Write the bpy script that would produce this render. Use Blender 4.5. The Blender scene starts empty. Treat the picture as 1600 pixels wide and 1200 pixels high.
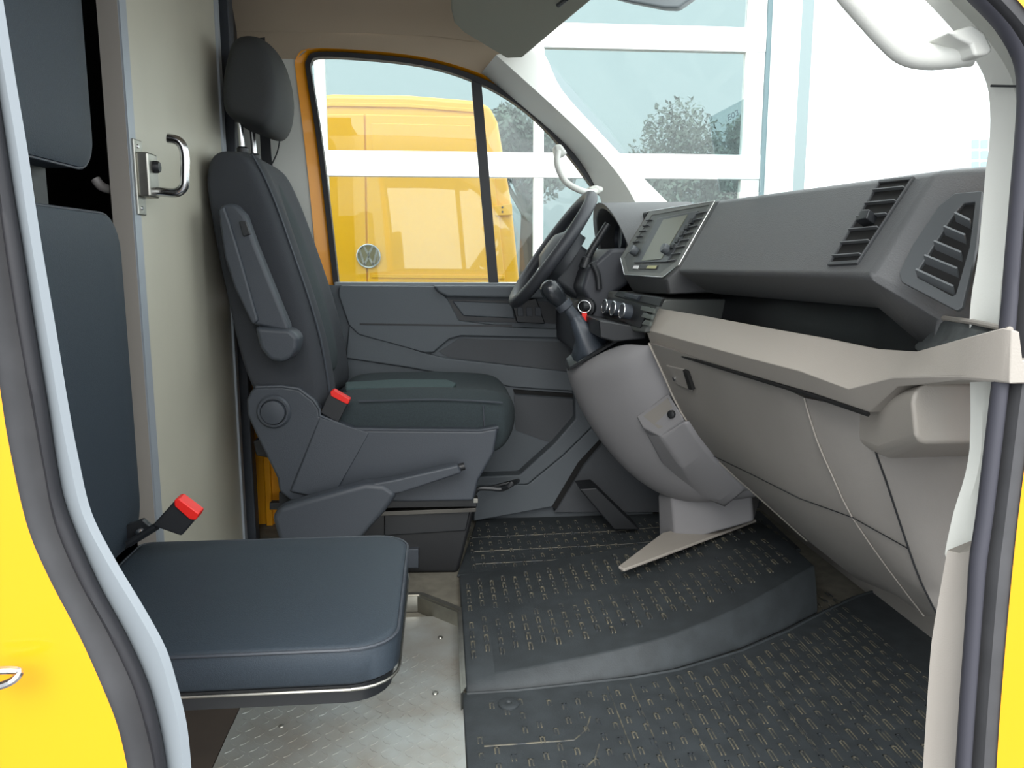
import bpy, bmesh, math, random
from mathutils import Vector, Matrix
random.seed(7)
R = math.radians
# ------------------------------------------------------------------ camera
FPX = 1244.0; YAW = R(5.05); PIT = R(9.0); CAM = Vector((0, -.70, .80))
fw = Vector((math.sin(YAW)*math.cos(PIT), math.cos(YAW)*math.cos(PIT), -math.sin(PIT)))
rt = Vector((math.cos(YAW), -math.sin(YAW), 0)); up = rt.cross(fw)
cd = bpy.data.cameras.new('camera'); cam = bpy.data.objects.new('camera', cd)
bpy.context.collection.objects.link(cam)
cam.location = CAM; cam.rotation_euler = (R(90)-PIT, 0, -YAW)
cd.sensor_width = 36; cd.lens = 36*FPX/1600; cd.clip_start = .02; cd.clip_end = 200
bpy.context.scene.camera = cam
# ------------------------------------------------------------------ world, sun, exposure
w = bpy.data.worlds.new('overcast_sky'); bpy.context.scene.world = w; w.use_nodes = True
bg = w.node_tree.nodes['Background']; bg.inputs[0].default_value = (.93, .97, 1, 1); bg.inputs[1].default_value = 2.4
sd = bpy.data.lights.new('sun', 'SUN'); sd.energy = 2.2; sd.angle = R(40); sd.color = (1, .97, .92)
so = bpy.data.objects.new('sun', sd); bpy.context.collection.objects.link(so); so.rotation_euler = (R(52), 0, R(-12))
vs = bpy.context.scene.view_settings
vs.view_transform = 'Standard'; vs.look = 'None'; vs.gamma = 1; vs.use_curve_mapping = False; vs.exposure = .45

# ------------------------------------------------------------------ helpers
def ray(x, y): return fw + rt*((x-800)/FPX) + up*((600-y)/FPX)
def atY(x, y, Y): d = ray(x, y); return CAM + d*((Y-CAM.y)/d.y)
def atX(x, y, X): d = ray(x, y); return CAM + d*((X-CAM.x)/d.x)
def atZ(x, y, Z): d = ray(x, y); return CAM + d*((Z-CAM.z)/d.z)
def plane(a, b, c):
    n = (b-a).cross(c-a).normalized()
    if n.dot(CAM-a) < 0: n = -n
    return (a, n)
def onp(x, y, pl): d = ray(x, y); return CAM + d*((pl[0]-CAM).dot(pl[1])/d.dot(pl[1]))
def pY(pts, Y): return [atY(x, y, Y) for x, y in pts]
def pX(pts, X): return [atX(x, y, X) for x, y in pts]
def pP(pts, pl): return [onp(x, y, pl) for x, y in pts]
def lin(h):
    c = [int(h[i:i+2], 16)/255 for i in (0, 2, 4)]
    return tuple(v/12.92 if v <= .04045 else ((v+.055)/1.055)**2.4 for v in c)
MATS = {}
def mat(name, hexc, rough=.6, metal=0, grain=0, gscale=400, var=0, vscale=8, c2=None, coat=0, spec=.5):
    if name in MATS: return MATS[name]
    m = bpy.data.materials.new(name); m.use_nodes = True; nt = m.node_tree; b = nt.nodes['Principled BSDF']
    c = lin(hexc); b.inputs['Base Color'].default_value = (*c, 1); b.inputs['Roughness'].default_value = rough
    b.inputs['Metallic'].default_value = metal; b.inputs['Coat Weight'].default_value = coat
    b.inputs['Specular IOR Level'].default_value = spec
    tc = nt.nodes.new('ShaderNodeTexCoord')
    if var or c2:
        n = nt.nodes.new('ShaderNodeTexNoise'); n.inputs['Scale'].default_value = vscale; n.inputs['Detail'].default_value = 6
        r = nt.nodes.new('ShaderNodeValToRGB'); r.color_ramp.elements[0].position = .38; r.color_ramp.elements[1].position = .66
        k = lin(c2) if c2 else tuple(min(1, v*(1+var)) for v in c)
        d = c if c2 else tuple(v*(1-var) for v in c)
        r.color_ramp.elements[0].color = (*d, 1); r.color_ramp.elements[1].color = (*k, 1)
        nt.links.new(tc.outputs['Object'], n.inputs['Vector']); nt.links.new(n.outputs['Fac'], r.inputs[0]); nt.links.new(r.outputs[0], b.inputs['Base Color'])
    if grain:
        n = nt.nodes.new('ShaderNodeTexNoise'); n.inputs['Scale'].default_value = gscale; n.inputs['Detail'].default_value = 3
        bp = nt.nodes.new('ShaderNodeBump'); bp.inputs['Strength'].default_value = grain; bp.inputs['Distance'].default_value = .001
        nt.links.new(tc.outputs['Object'], n.inputs['Vector']); nt.links.new(n.outputs['Fac'], bp.inputs['Height']); nt.links.new(bp.outputs[0], b.inputs['Normal'])
    MATS[name] = m; return m
def glassmat(name, tint, refl):
    m = bpy.data.materials.new(name); m.use_nodes = True; nt = m.node_tree; nt.nodes.clear()
    o = nt.nodes.new('ShaderNodeOutputMaterial'); t = nt.nodes.new('ShaderNodeBsdfTransparent'); t.inputs[0].default_value = (*tint, 1)
    g = nt.nodes.new('ShaderNodeBsdfGlossy'); g.inputs['Roughness'].default_value = .02
    mx = nt.nodes.new('ShaderNodeMixShader'); mx.inputs[0].default_value = refl
    nt.links.new(t.outputs[0], mx.inputs[1]); nt.links.new(g.outputs[0], mx.inputs[2]); nt.links.new(mx.outputs[0], o.inputs[0]); return m

Y_ = mat('yellow_paint', 'EE9A00', .38, coat=.2)
YD = mat('yellow_inner_paint', 'E09A08', .45)
RUB = mat('rubber_seal', '1F1F23', .55, grain=.1)
RUBG = mat('grey_rubber_sill', '434345', .6, var=.12, vscale=20)
PW = mat('pale_pillar_plastic', 'D2D3CC', .55, grain=.15)
PWL = mat('pale_pillar_paint', '7F868B', .6)
PG = mat('light_grey_plastic', '9E9890', .55, grain=.25, gscale=600)
PG2 = mat('mid_grey_plastic', '8A857E', .6, grain=.25, gscale=600, var=.04)
PGL = mat('lower_grey_plastic', '827E79', .62, grain=.25, gscale=600, var=.05, vscale=5)
DK = mat('dark_dash_plastic', '515253', .55, grain=.5, gscale=500)
DKB = mat('black_plastic', '1D1F22', .45, grain=.1)
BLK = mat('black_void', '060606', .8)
CONS = mat('console_grey', '807F81', .55, grain=.2, gscale=500)
DP = mat('door_panel_plastic', '555B60', .6, grain=.3)
DP2 = mat('door_pocket_plastic', '43464A', .6, grain=.3)
FAB = mat('seat_fabric', '2C3538', .95, grain=.8, gscale=900, var=.12, vscale=300)
FAB2 = mat('seat_side_fabric', '303338', .85, grain=.6, gscale=900)
FAB3 = mat('seat_insert_fabric', '3C4D4E', .95, grain=.8, gscale=700, var=.18, vscale=400)
VINYL = mat('black_vinyl', '27313A', .62, grain=.5, gscale=700, var=.1, vscale=500)
SPL = mat('seat_plastic', '383D44', .5, grain=.3)
CHR = mat('steel', 'C9CACB', .22, 1)
ALU = mat('brushed_steel', 'A9A79F', .38, 1, var=.1, vscale=30)
RED = mat('red_plastic', 'E02018', .4)
HEAD = mat('headliner', 'AE9F8B', .95, grain=.3, gscale=700)
VIS = mat('visor_fabric', '8C8C80', .9, grain=.3)
BULK = mat('bulkhead_panel', 'B9B6A6', .42, var=.05, vscale=3)
BULKE = mat('bulkhead_edge', '9A948C', .6)
BULKT = mat('bulkhead_profile', 'A2A9B0', .45, .3)
WHT = mat('white_frame', 'F2F2F0', .5)
MATR = mat('floor_rubber', '33383B', .62, grain=.4, gscale=300, var=.15, vscale=25)
MATD = mat('floor_rubber_worn', '30353A', .6, c2='6E6959', vscale=45)
CARP = mat('dusty_floor', '6F6B60', .9, var=.15, vscale=30)
GLASS = glassmat('car_glass', (.96, .98, .97), .015)

def checker_mat():
    m = mat('checker_plate', 'B1B2AC', .42, .55); nt = m.node_tree; b = nt.nodes['Principled BSDF']
    tc = nt.nodes.new('ShaderNodeTexCoord')
    hs = []
    for ang, off in ((45, 0), (-45, .5)):
        mp = nt.nodes.new('ShaderNodeMapping'); mp.inputs['Rotation'].default_value = (0, 0, R(ang)); mp.inputs['Location'].default_value = (off*.028, 0, 0)
        nt.links.new(tc.outputs['Object'], mp.inputs[0]); sp = nt.nodes.new('ShaderNodeSeparateXYZ'); nt.links.new(mp.outputs[0], sp.inputs[0])
        def tri(o, per, wd):
            a = nt.nodes.new('ShaderNodeMath'); a.operation = 'PINGPONG'; a.inputs[1].default_value = per/2; nt.links.new(o, a.inputs[0])
            c = nt.nodes.new('ShaderNodeMath'); c.operation = 'LESS_THAN'; c.inputs[1].default_value = wd; nt.links.new(a.outputs[0], c.inputs[0]); return c.outputs[0]
        u = tri(sp.outputs[0], .028, .0105); v = tri(sp.outputs[1], .028, .0022)
        x = nt.nodes.new('ShaderNodeMath'); x.operation = 'MULTIPLY'; nt.links.new(u, x.inputs[0]); nt.links.new(v, x.inputs[1]); hs.append(x.outputs[0])
    s = nt.nodes.new('ShaderNodeMath'); s.operation = 'MAXIMUM'; nt.links.new(hs[0], s.inputs[0]); nt.links.new(hs[1], s.inputs[1])
    bp = nt.nodes.new('ShaderNodeBump'); bp.inputs['Strength'].default_value = 1; bp.inputs['Distance'].default_value = .004
    nt.links.new(s.outputs[0], bp.inputs['Height']); nt.links.new(bp.outputs[0], b.inputs['Normal'])
    n = nt.nodes.new('ShaderNodeTexNoise'); n.inputs['Scale'].default_value = 9; n.inputs['Detail'].default_value = 8
    r = nt.nodes.new('ShaderNodeValToRGB'); r.color_ramp.elements[0].position = .35; r.color_ramp.elements[1].position = .62
    r.color_ramp.elements[0].color = (*lin('A5A097'), 1); r.color_ramp.elements[1].color = (*lin('B4B7B4'), 1)
    nt.links.new(tc.outputs['Object'], n.inputs['Vector']); nt.links.new(n.outputs['Fac'], r.inputs[0]); nt.links.new(r.outputs[0], b.inputs['Base Color'])
    return m
CHK = checker_mat()

class B:
    def __init__(s): s.bm = bmesh.new()
    def face(s, vs):
        try: return s.bm.faces.new(vs)
        except ValueError: return None
    def prism(s, pts, vec):
        a = [s.bm.verts.new(p) for p in pts]; b = [s.bm.verts.new(Vector(p)+Vector(vec)) for p in pts]
        s.face(a); s.face(b[::-1]); n = len(a)
        for i in range(n): s.face([a[i], b[i], b[(i+1) % n], a[(i+1) % n]])
        return s
    def py(s, px, Y, th): return s.prism(pY(px, Y), (0, th, 0))          # outline in the plane Y, extruded along Y
    def box(s, x0, x1, y0, y1, z0, z1): return s.prism([(x0, y0, z0), (x1, y0, z0), (x1, y1, z0), (x0, y1, z0)], (0, 0, z1-z0))
    def ring(s, inn, out, vec):
        v = Vector(vec); q = [[s.bm.verts.new(Vector(p)+o) for p in l] for l, o in ((inn, v*0), (out, v*0), (inn, v), (out, v))]
        n = len(inn)
        for i in range(n):
            j = (i+1) % n
            s.face([q[0][i], q[0][j], q[1][j], q[1][i]]); s.face([q[2][i], q[3][i], q[3][j], q[2][j]])
            s.face([q[0][i], q[2][i], q[2][j], q[0][j]]); s.face([q[1][i], q[1][j], q[3][j], q[3][i]])
        return s
    def strip(s, a, b, vec):
        v = Vector(vec); q = [[s.bm.verts.new(Vector(p)+o) for p in l] for l, o in ((a, v*0), (b, v*0), (a, v), (b, v))]
        n = len(a)
        for i in range(n-1):
            j = i+1
            s.face([q[0][i], q[0][j], q[1][j], q[1][i]]); s.face([q[2][i], q[3][i], q[3][j], q[2][j]])
            s.face([q[0][i], q[2][i], q[2][j], q[0][j]]); s.face([q[1][i], q[1][j], q[3][j], q[3][i]])
        for i in (0, n-1): s.face([q[0][i], q[1][i], q[3][i], q[2][i]])
        return s
    def loft(s, secs, caps=True, closed=True):
        L = [[s.bm.verts.new(p) for p in sec] for sec in secs]; n = len(L[0])
        for a, b in zip(L, L[1:]):
            for i in range(n if closed else n-1): s.face([a[i], a[(i+1) % n], b[(i+1) % n], b[i]])
        if caps: s.face(L[0][::-1]); s.face(L[-1])
        return s
    def tube(s, path, r, seg=10, caps=True):
        path = [Vector(p) for p in path]; rs = r if isinstance(r, (list, tuple)) else [r]*len(path); secs = []; pv = None
        for i, p in enumerate(path):
            t = (path[min(i+1, len(path)-1)]-path[max(i-1, 0)]).normalized()
            if pv is None: pv = t.orthogonal().normalized()
            pv = (pv - t*pv.dot(t)).normalized(); q = t.cross(pv)
            secs.append([p + pv*math.cos(2*math.pi*k/seg)*rs[i] + q*math.sin(2*math.pi*k/seg)*rs[i] for k in range(seg)])
        return s.loft(secs, caps)
    def lathe(s, c, axis, prof, seg=24):
        axis = Vector(axis).normalized(); u = axis.orthogonal().normalized(); v = axis.cross(u); c = Vector(c)
        return s.loft([[c+axis*h+(u*math.cos(2*math.pi*k/seg)+v*math.sin(2*math.pi*k/seg))*r for k in range(seg)] for r, h in prof])
def obj(name, b, m, parent=None, bev=0, seg=2, sub=0, smooth=True, ang=40):
    bm = b.bm; bmesh.ops.recalc_face_normals(bm, faces=bm.faces)
    off = Vector((0, 0, 0)); q = parent
    while q is not None: off += q.location; q = q.parent
    loc = Vector((0, 0, 0))
    if parent is None:                                     # origin at the base of the thing
        xs = [v.co for v in bm.verts]; loc = Vector(((min(v.x for v in xs)+max(v.x for v in xs))/2, (min(v.y for v in xs)+max(v.y for v in xs))/2, min(v.z for v in xs)))
    for v in bm.verts: v.co -= off+loc
    for f in bm.faces: f.smooth = smooth
    if not bev and not sub and smooth:
        for e in bm.edges:
            if len(e.link_faces) == 2 and e.calc_face_angle(0) > R(ang): e.smooth = False
    me = bpy.data.meshes.new(name); bm.to_mesh(me); bm.free(); me.materials.append(m)
    o = bpy.data.objects.new(name, me); bpy.context.collection.objects.link(o); o.location = loc; o.parent = parent
    if bev:
        d = o.modifiers.new('bevel', 'BEVEL'); d.width = bev; d.segments = seg; d.limit_method = 'ANGLE'; d.angle_limit = R(28); d.harden_normals = True
    if sub:
        d = o.modifiers.new('sub', 'SUBSURF'); d.levels = sub; d.render_levels = sub
    return o
def tag(o, label, cat, group=None, kind=None):
    o['label'] = label; o['category'] = cat
    if group: o['group'] = group
    if kind: o['kind'] = kind
    return o
def thing(name, loc, label, cat, group=None, kind=None):
    o = bpy.data.objects.new(name, None); bpy.context.collection.objects.link(o); o.location = Vector(loc); o.empty_display_size = .1
    return tag(o, label, cat, group, kind)
def st(o, label, cat): return tag(o, label, cat, kind='structure')
def smoothpts(pts, n=4):                                     # Catmull-Rom through points
    out = []; P = [Vector(p) for p in pts]
    for i in range(len(P)-1):
        a, b, c, d = P[max(i-1, 0)], P[i], P[i+1], P[min(i+2, len(P)-1)]
        for k in range(n):
            t = k/n; out.append(.5*((2*b)+(c-a)*t+(2*a-5*b+4*c-d)*t*t+(3*b-a-3*c+d)*t**3))
    out.append(P[-1]); return out
def V(*a): return Vector(a)
def resamp(pts, ys):                                         # outline x as a function of y, smoothed
    pts = [(p.x, p.y) for p in smoothpts([V(x, y, 0) for x, y in pts], 5)]; out = []
    ys = [a+(b-a)*k/3 for a, b in zip(ys, ys[1:]) for k in range(3)]+[ys[-1]]
    for y in ys:
        for (x0, y0), (x1, y1) in zip(pts, pts[1:]):
            if y0 <= y <= y1 or y1 <= y <= y0:
                out.append((x0+(x1-x0)*((y-y0)/(y1-y0) if y1 != y0 else 0), y)); break
        else: out.append((pts[0] if abs(y-pts[0][1]) < abs(y-pts[-1][1]) else pts[-1])[:1]+(y,))
    return out

# =================================================================== STRUCTURE
# floor of the cab
st(obj('floor', B().box(-.62, 1.15, -.05, 1.72, -.06, -.004), CARP), 'dusty grey metal cab floor under the rubber mats', 'floor')
# front bulkhead under the dashboard
wf = B(); secs = []
for Y in (.02, .5, .9, 1.3, 1.72):
    secs.append([V(1.02, Y, -.03), V(1.02, Y, 0), V(1.08, Y, .12), V(1.06, Y, .34), V(.98, Y, .62), V(1.2, Y, .62), V(1.2, Y, -.03)])
st(obj('wall_front', wf.loft(secs), PGL), 'grey footwell wall below the dashboard', 'wall')
# headliner
cs = [(1.712, 1.425), (1.708, 1.435), (1.68, 1.475), (1.60, 1.53), (1.45, 1.565), (1.1, 1.58), (.5, 1.575), (.18, 1.55), (.05, 1.48), (.0, 1.40)]
hx = {0: .20, 1: .235, 2: .285, 3: .335, 4: .38, 5: .42, 6: .42, 7: .34, 8: .28, 9: .24}
c = B(); L = []
for i, (Y, z) in enumerate(cs):
    e = hx[i]; zf = min(z-.015, 1.47 if 3 <= i <= 7 else z-.02)
    L.append([V(-.62, Y, z), V(-.2, Y, z+.004), V(0, Y, z), V(e-.09, Y, z-.012), V(e, Y, zf), V(e+.02, Y, zf+.03), V(e-.05, Y, z+.05), V(-.2, Y, z+.07), V(-.62, Y, z+.07)])
st(obj('ceiling', c.loft(L), HEAD, ang=60), 'beige fabric headliner over the driver side of the cab', 'ceiling')

# ---- driver-side wall and door (far side)
YW = 1.715
G = [(529, 442), (514, 310), (500, 200), (486, 112), (486, 98), (497, 89), (560, 91), (640, 99), (700, 112), (760, 135), (810, 165), (850, 200), (890, 245), (925, 292), (945, 322), (946, 442)]
S = [(521, 446), (506, 310), (492, 200), (478, 113), (479, 93), (494, 81), (560, 83), (640, 91), (702, 104), (764, 127), (815, 158), (857, 193), (897, 238), (931, 286), (953, 318), (954, 446)]
def sm2(l): return [(p.x, p.y) for p in smoothpts([V(x, y, 0) for x, y in l], 3)]
YO = [(498, 450), (485, 310), (473, 200), (462, 112), (463, 90), (482, 76), (560, 78), (640, 86), (703, 99), (767, 122), (818, 153), (860, 188), (900, 233), (936, 282), (968, 316), (985, 450)]
TO = [(330, 470), (330, 310), (330, 200), (330, 112), (330, 90), (470, 50), (560, 50), (640, 50), (720, 50), (790, 80), (838, 122), (878, 162), (916, 205), (950, 250), (985, 305), (1000, 470)]
G, S, YO, TO = sm2(G), sm2(S), sm2(YO), sm2(TO)
wl = thing('wall_left', (.2, YW, 0), 'pale grey pillar trim and yellow body around the driver door', 'wall', kind='structure')
ki = 13; kj = 34
obj('lining_corner', B().py([(315, 20), (500, 20), (500, 76), (480, 78), (464, 92), (315, 91)], YW-.001, .02), HEAD, wl)
obj('pillar_trim', B().strip(pY(YO[:ki], YW), pY(TO[:ki], YW), (0, .03, 0)), PW, wl)
obj('roof_side_lining', B().strip(pY(YO[ki-1:], YW), pY(TO[ki-1:], YW), (0, .03, 0)), HEAD, wl)
obj('front_side', B().box(.55, 1.25, YW+.0, YW+.03, -.03, .62), DP2, wl)
obj('body_side', B().box(-.62, -.28, YW-.02, YW+.01, -.02, .66), YD, wl, bev=.004)
obj('body_side_fold', B().box(-.47, -.45, YW-.035, YW-.018, -.02, .62).box(-.54, -.52, YW-.035, YW-.018, -.02, .62), YD, wl, bev=.004)
dr = thing('door_1', (.1, YW, .1), 'driver door with yellow window frame and dark grey trim panel', 'door', kind='structure')
obj('window_frame', B().ring(pY(S, YW+.012), pY(YO, YW-.004), (0, .03, 0)), Y_, dr)
obj('window_seal', B().ring(pY(G, YW), pY(S, YW), (0, .03, 0)), RUB, dr)
obj('window_glass', B().prism(pY(G, YW+.02), (0, .004, 0)), GLASS, dr)
obj('divider_bar', B().py([(736, 122), (752, 127), (779, 445), (764, 445)], YW+.004, .02), DKB, dr)
obj('belt_moulding', B().py([(522, 441), (1000, 443), (1000, 449), (522, 448)], YW-.03, .05), PWL, dr, bev=.003)
YD_ = YW-.04
obj('door_panel', B().py([(505, 446), (1020, 446), (1020, 840), (505, 840)], YD_, .07), DP, dr)
obj('upper_panel', B().py([(532, 446), (680, 447), (700, 468), (717, 501), (800, 511), (900, 515), (900, 529), (720, 525), (702, 530), (677, 551), (662, 551), (560, 523), (545, 508), (529, 462), (529, 450)], YD_-.018, .03), DP, dr, bev=.006)
obj('panel_groove', B().py([(562, 505), (800, 508), (800, 511), (562, 508)], YD_-.019, .01), DKB, dr)
obj('armrest', B().py([(677, 446), (920, 447), (920, 468), (700, 464), (684, 457)], YD_-.035, .04), DP, dr, bev=.008)
obj('handle_recess', B().py([(699, 468), (800, 470), (880, 472), (880, 506), (782, 503), (717, 501)], YD_-.006, .01), DKB, dr)
dh = obj('door_pull', B().py([(706, 470), (800, 474), (805, 498), (724, 494)], YD_-.012, .012), DP, dr, bev=.005)
sw = obj('switch_panel', B().py([(800, 474), (838, 466), (852, 506), (808, 504)], YD_-.03, .03), DKB, dr, bev=.003)
for x in (808, 822, 836): obj('window_switch', B().py([(x, 480), (x+9, 480), (x+10, 494), (x+1, 494)], YD_-.035, .01), SPL, sw, bev=.001)
obj('map_pocket', B().py([(686, 549), (718, 529), (900, 535), (900, 582), (700, 558)], YD_-.004, .01), DP2, dr)
obj('panel_ridge', B().py([(545, 508), (662, 551), (700, 560), (900, 582), (900, 612), (800, 605), (640, 575), (540, 560)], YD_-.012, .02), DP, dr, bev=.005)
obj('pocket_groove', B().py([(802, 609), (900, 616), (900, 622), (804, 615)], YD_-.014, .02), BLK, dr)
obj('lower_pocket', B().py([(803, 618), (897, 624), (896, 660), (860, 692), (806, 672)], YD_-.004, .02), DP2, dr)
obj('lower_pocket_rim', B().strip(pY([(897, 560), (899, 655), (866, 693), (812, 742), (740, 745)], YD_-.05), pY([(925, 560), (925, 668), (880, 712), (825, 757), (740, 760)], YD_-.05), (0, .06, 0)), DP, dr, bev=.006)
obj('lower_panel', B().py([(925, 560), (1010, 560), (1010, 640), (943, 683), (905, 725), (866, 792), (740, 815), (740, 757), (825, 757), (880, 712), (925, 668)], YD_-.045, .06), DP, dr, bev=.005)
obj('door_gap', B().strip(pY([(940, 683), (903, 723), (862, 792)], YD_-.047), pY([(947, 683), (911, 726), (869, 796)], YD_-.047), (0, .01, 0)), BLK, dr)
kp = obj('kick_panel', B().py([(944, 684), (1040, 640), (1090, 800), (866, 800), (905, 728)], YD_-.03, .06), DP2, None); st(kp, 'dark grey kick panel in front of the driver door', 'panel'); kp.name = 'trim_6'

# ---- windscreen pillars and glass
apf = [(800, 108), (842, 92)]
a1 = smoothpts([V(*atY(x, y, 1.71)) for x, y in [(752, 114), (775, 132), (862, 205), (905, 250), (934, 300), (950, 345)]], 4)
a2 = smoothpts([V(*atY(x, y, 1.61)) for x, y in [(775, 86), (800, 108), (885, 185), (935, 235), (975, 285), (1000, 330)]], 4)
a3 = smoothpts([V(*atY(x, y, 1.67)) for x, y in [(822, 74), (840, 92), (866, 146), (925, 212), (985, 275), (1035, 325)]], 4)
b = B(); b.loft([[p, q, r, r+V(.03, .05, .02), p+V(.05, .05, .02)] for p, q, r in zip(a1, a2, a3)])
st(obj('trim_1', b, PW, ang=70), 'pale plastic trim of the windscreen pillar beyond the steering wheel', 'pillar trim')
head = [V(.29, 1.66, 1.375), V(.37, 1.45, 1.46), V(.42, 1.1, 1.475), V(.42, .6, 1.475), V(.36, .3, 1.46), V(.29, .12, 1.36)]
base = [V(.70, 1.68, .90), V(.86, 1.4, .87), V(.95, 1.1, .86), V(.95, .6, .86), V(.86, .3, .87), V(.72, .10, .86)]
b = B(); b.loft([[h, h.lerp(q, .5)+V(.012, 0, .01), q, q+V(.004, 0, .004), h.lerp(q, .5)+V(.016, 0, .014), h+V(.004, 0, .004)] for h, q in zip(smoothpts(head, 3), smoothpts(base, 3))])
st(obj('window_1', b, GLASS), 'large raked windscreen glass above the dashboard', 'windscreen')

# ---- near door opening: B pillar (left)
ys = [-40, 0, 60, 127, 180, 233, 317, 400, 460, 517, 575, 633, 680, 717, 760, 800, 840, 874, 911, 949, 980, 1012, 1040, 1069, 1100, 1132, 1165, 1200, 1240]
e1 = [(0, -40), (5, 0), (25, 127), (43, 233), (55, 317), (68, 400), (88, 517), (107, 633), (123, 717), (143, 800), (180, 874), (225, 949), (259, 1012), (277, 1069), (292, 1132), (299, 1200), (301, 1240)]
e2 = [(-33, -40), (-28, 0), (0, 183), (17, 293), (35, 400), (50, 500), (72, 633), (87, 733), (103, 800), (150, 911), (195, 994), (229, 1069), (247, 1132), (259, 1200), (262, 1240)]
e3 = [(-48, -40), (-44, 0), (-15, 183), (0, 300), (13, 400), (32, 517), (53, 633), (72, 733), (88, 814), (124, 900), (169, 982), (210, 1069), (232, 1144), (244, 1200), (248, 1240)]
e4 = [(-90, -40), (-86, 0), (-55, 200), (-30, 400), (0, 607), (13, 690), (41, 817), (75, 900), (124, 994), (161, 1076), (184, 1136), (199, 1200), (205, 1240)]
E1, E2, E3, E4 = [resamp(e, ys) for e in (e1, e2, e3, e4)]
b = B().loft([[q, p+V(-.006, -.004, 0), p, r_+V(-.004, 0, 0), q+V(-.05, .05, 0)] for p, q, r_ in zip(pY(E1, .0), pY(E2, .004), pY(E1, .045))])
st(obj('trim_2', b, PWL, ang=50), 'pale grey painted inner edge of the left door pillar in the foreground', 'pillar trim')
b = B(); secs = []
for p, q in zip(pY(E2, -.004), pY(E3, -.004)):
    m_ = (p+q)/2; r_ = (p-q).length/2*1.05
    secs.append([m_+V(math.cos(a)*r_, math.sin(a)*.009, 0) for a in [k*math.pi/4 for k in range(8)]])
st(obj('trim_3', b.loft(secs), RUB, ang=70), 'black rubber door seal running down the left pillar', 'door seal')
b = B().loft([[q, q.lerp(p, .4)+V(0, .012, 0), p+V(0, .012, 0), p+V(-.03, .05, 0), q+V(-.05, .05, 0)] for p, q in zip(pY(E3, -.01), pY(E4, -.018))])
st(obj('trim_4', b, RUBG, ang=50), 'dark grey sill band between yellow body and black door seal on the left', 'sill')
E5 = [(x-330, y) for x, y in E4]
b = B().loft([[q, p+V(-.02, 0, 0), p, p+V(-.04, .04, 0), q+V(0, .04, 0)] for p, q in zip(pY(E4, -.02), pY(E5, -.02))])
wr = thing('wall_right', (-.4, -.02, -.2), 'bright yellow painted body side in the left foreground', 'wall', kind='structure')
obj('body_panel', b, Y_, wr, ang=50)
stk = thing('door_striker', atY(10, 1080, -.03), 'chrome door latch striker on the yellow body at the left edge', 'striker')
obj('striker_loop', B().tube(smoothpts(pY([(-40, 1050), (8, 1047), (30, 1049)], -.045)+pY([(22, 1062), (-2, 1072), (-40, 1078)], -.05), 3), .0035, 8), CHR, stk)
obj('striker_plate', B().py([(-60, 1030), (-14, 1030), (-14, 1095), (-60, 1095)], -.024, .006), ALU, stk, bev=.002)

# ---- near door opening: A pillar (right)
yr = [-40, 0, 20, 43, 65, 93, 115, 133, 160, 200, 233, 267, 330, 400, 450, 500, 560, 607, 680, 740, 800, 860, 878, 890]
i1 = [(1405, -40), (1445, 0), (1485, 43), (1523, 93), (1542, 133), (1547, 180), (1545, 233), (1540, 267), (1528, 400), (1515, 497), (1515, 700), (1490, 800), (1477, 860), (1478, 868), (1480, 890)]
o1 = [(1480, -40), (1520, 0), (1560, 43), (1587, 90), (1594, 133), (1592, 200), (1575, 400), (1567, 500), (1553, 607), (1530, 800), (1518, 878), (1517, 890)]
b = B().loft([[p, p+V(.008, -.008, 0), q, q0+V(.002, 0, 0), q0+V(.05, .05, 0), r_+V(.004, 0, 0)] for p, q, q0, r_ in zip(pY(resamp(i1, yr), .105), pY(resamp(o1, yr), .08), pY(resamp(o1, yr), .0), pY(resamp(i1, yr), .14))])
at_ = st(obj('trim_5', b, PW, ang=50), 'pale windscreen pillar trim at the right door edge', 'pillar trim')
obj('joint_line', B().tube([atY(1548, 134, .098), atY(1591, 135, .077)], .0012, 6), DKB, at_)
yr2 = [860, 900, 933, 987, 1033, 1100, 1200, 1240]
i2 = [(1480, 860), (1467, 933), (1458, 987), (1453, 1033), (1442, 1200), (1440, 1240)]
o2 = [(1520, 860), (1515, 933), (1503, 1100), (1497, 1200), (1494, 1240)]
b = B().loft([[p, p+V(.008, -.008, 0), q, q+V(.04, .04, 0), r_+V(.004, 0, 0)] for p, q, r_ in zip(pY(resamp(i2, yr2), .05), pY(resamp(o2, yr2), .02), pY(resamp(i2, yr2), .10))])
st(obj('trim_7', b, PG, ang=50), 'grey lower plastic cover at the foot of the right pillar', 'pillar trim')
yr3 = [-40, 0, 43, 90, 133, 200, 300, 400, 500, 607, 700, 800, 900, 1000, 1100, 1200, 1240]
o1b = o1[:-1]+[(1515, 933), (1503, 1100), (1497, 1200), (1494, 1240)]
o3 = [(1490, -40), (1531, 0), (1572, 43), (1600, 90), (1608, 133), (1606, 200), (1590, 400), (1583, 500), (1571, 607), (1548, 800), (1535, 900), (1520, 1100), (1513, 1200), (1510, 1240)]
o4 = [(1560, -40), (1590, 0), (1625, 43), (1650, 90), (1660, 133), (1660, 250), (1645, 400), (1632, 500), (1617, 607), (1592, 800), (1578, 933), (1565, 1083), (1557, 1200), (1554, 1240)]
b = B(); secs = []
for p, q in zip(pY(resamp(o1b, yr3), -.006), pY(resamp(o3, yr3), -.006)):
    m_ = (p+q)/2; r_ = (q-p).length/2*1.08
    secs.append([m_+V(math.cos(a)*r_, math.sin(a)*.009, 0) for a in [k*math.pi/4 for k in range(8)]])
st(obj('trim_8', b.loft(secs), mat('grey_seal', '3C3C44', .6), ang=70), 'grey rubber door seal along the right pillar', 'door seal')
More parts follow.
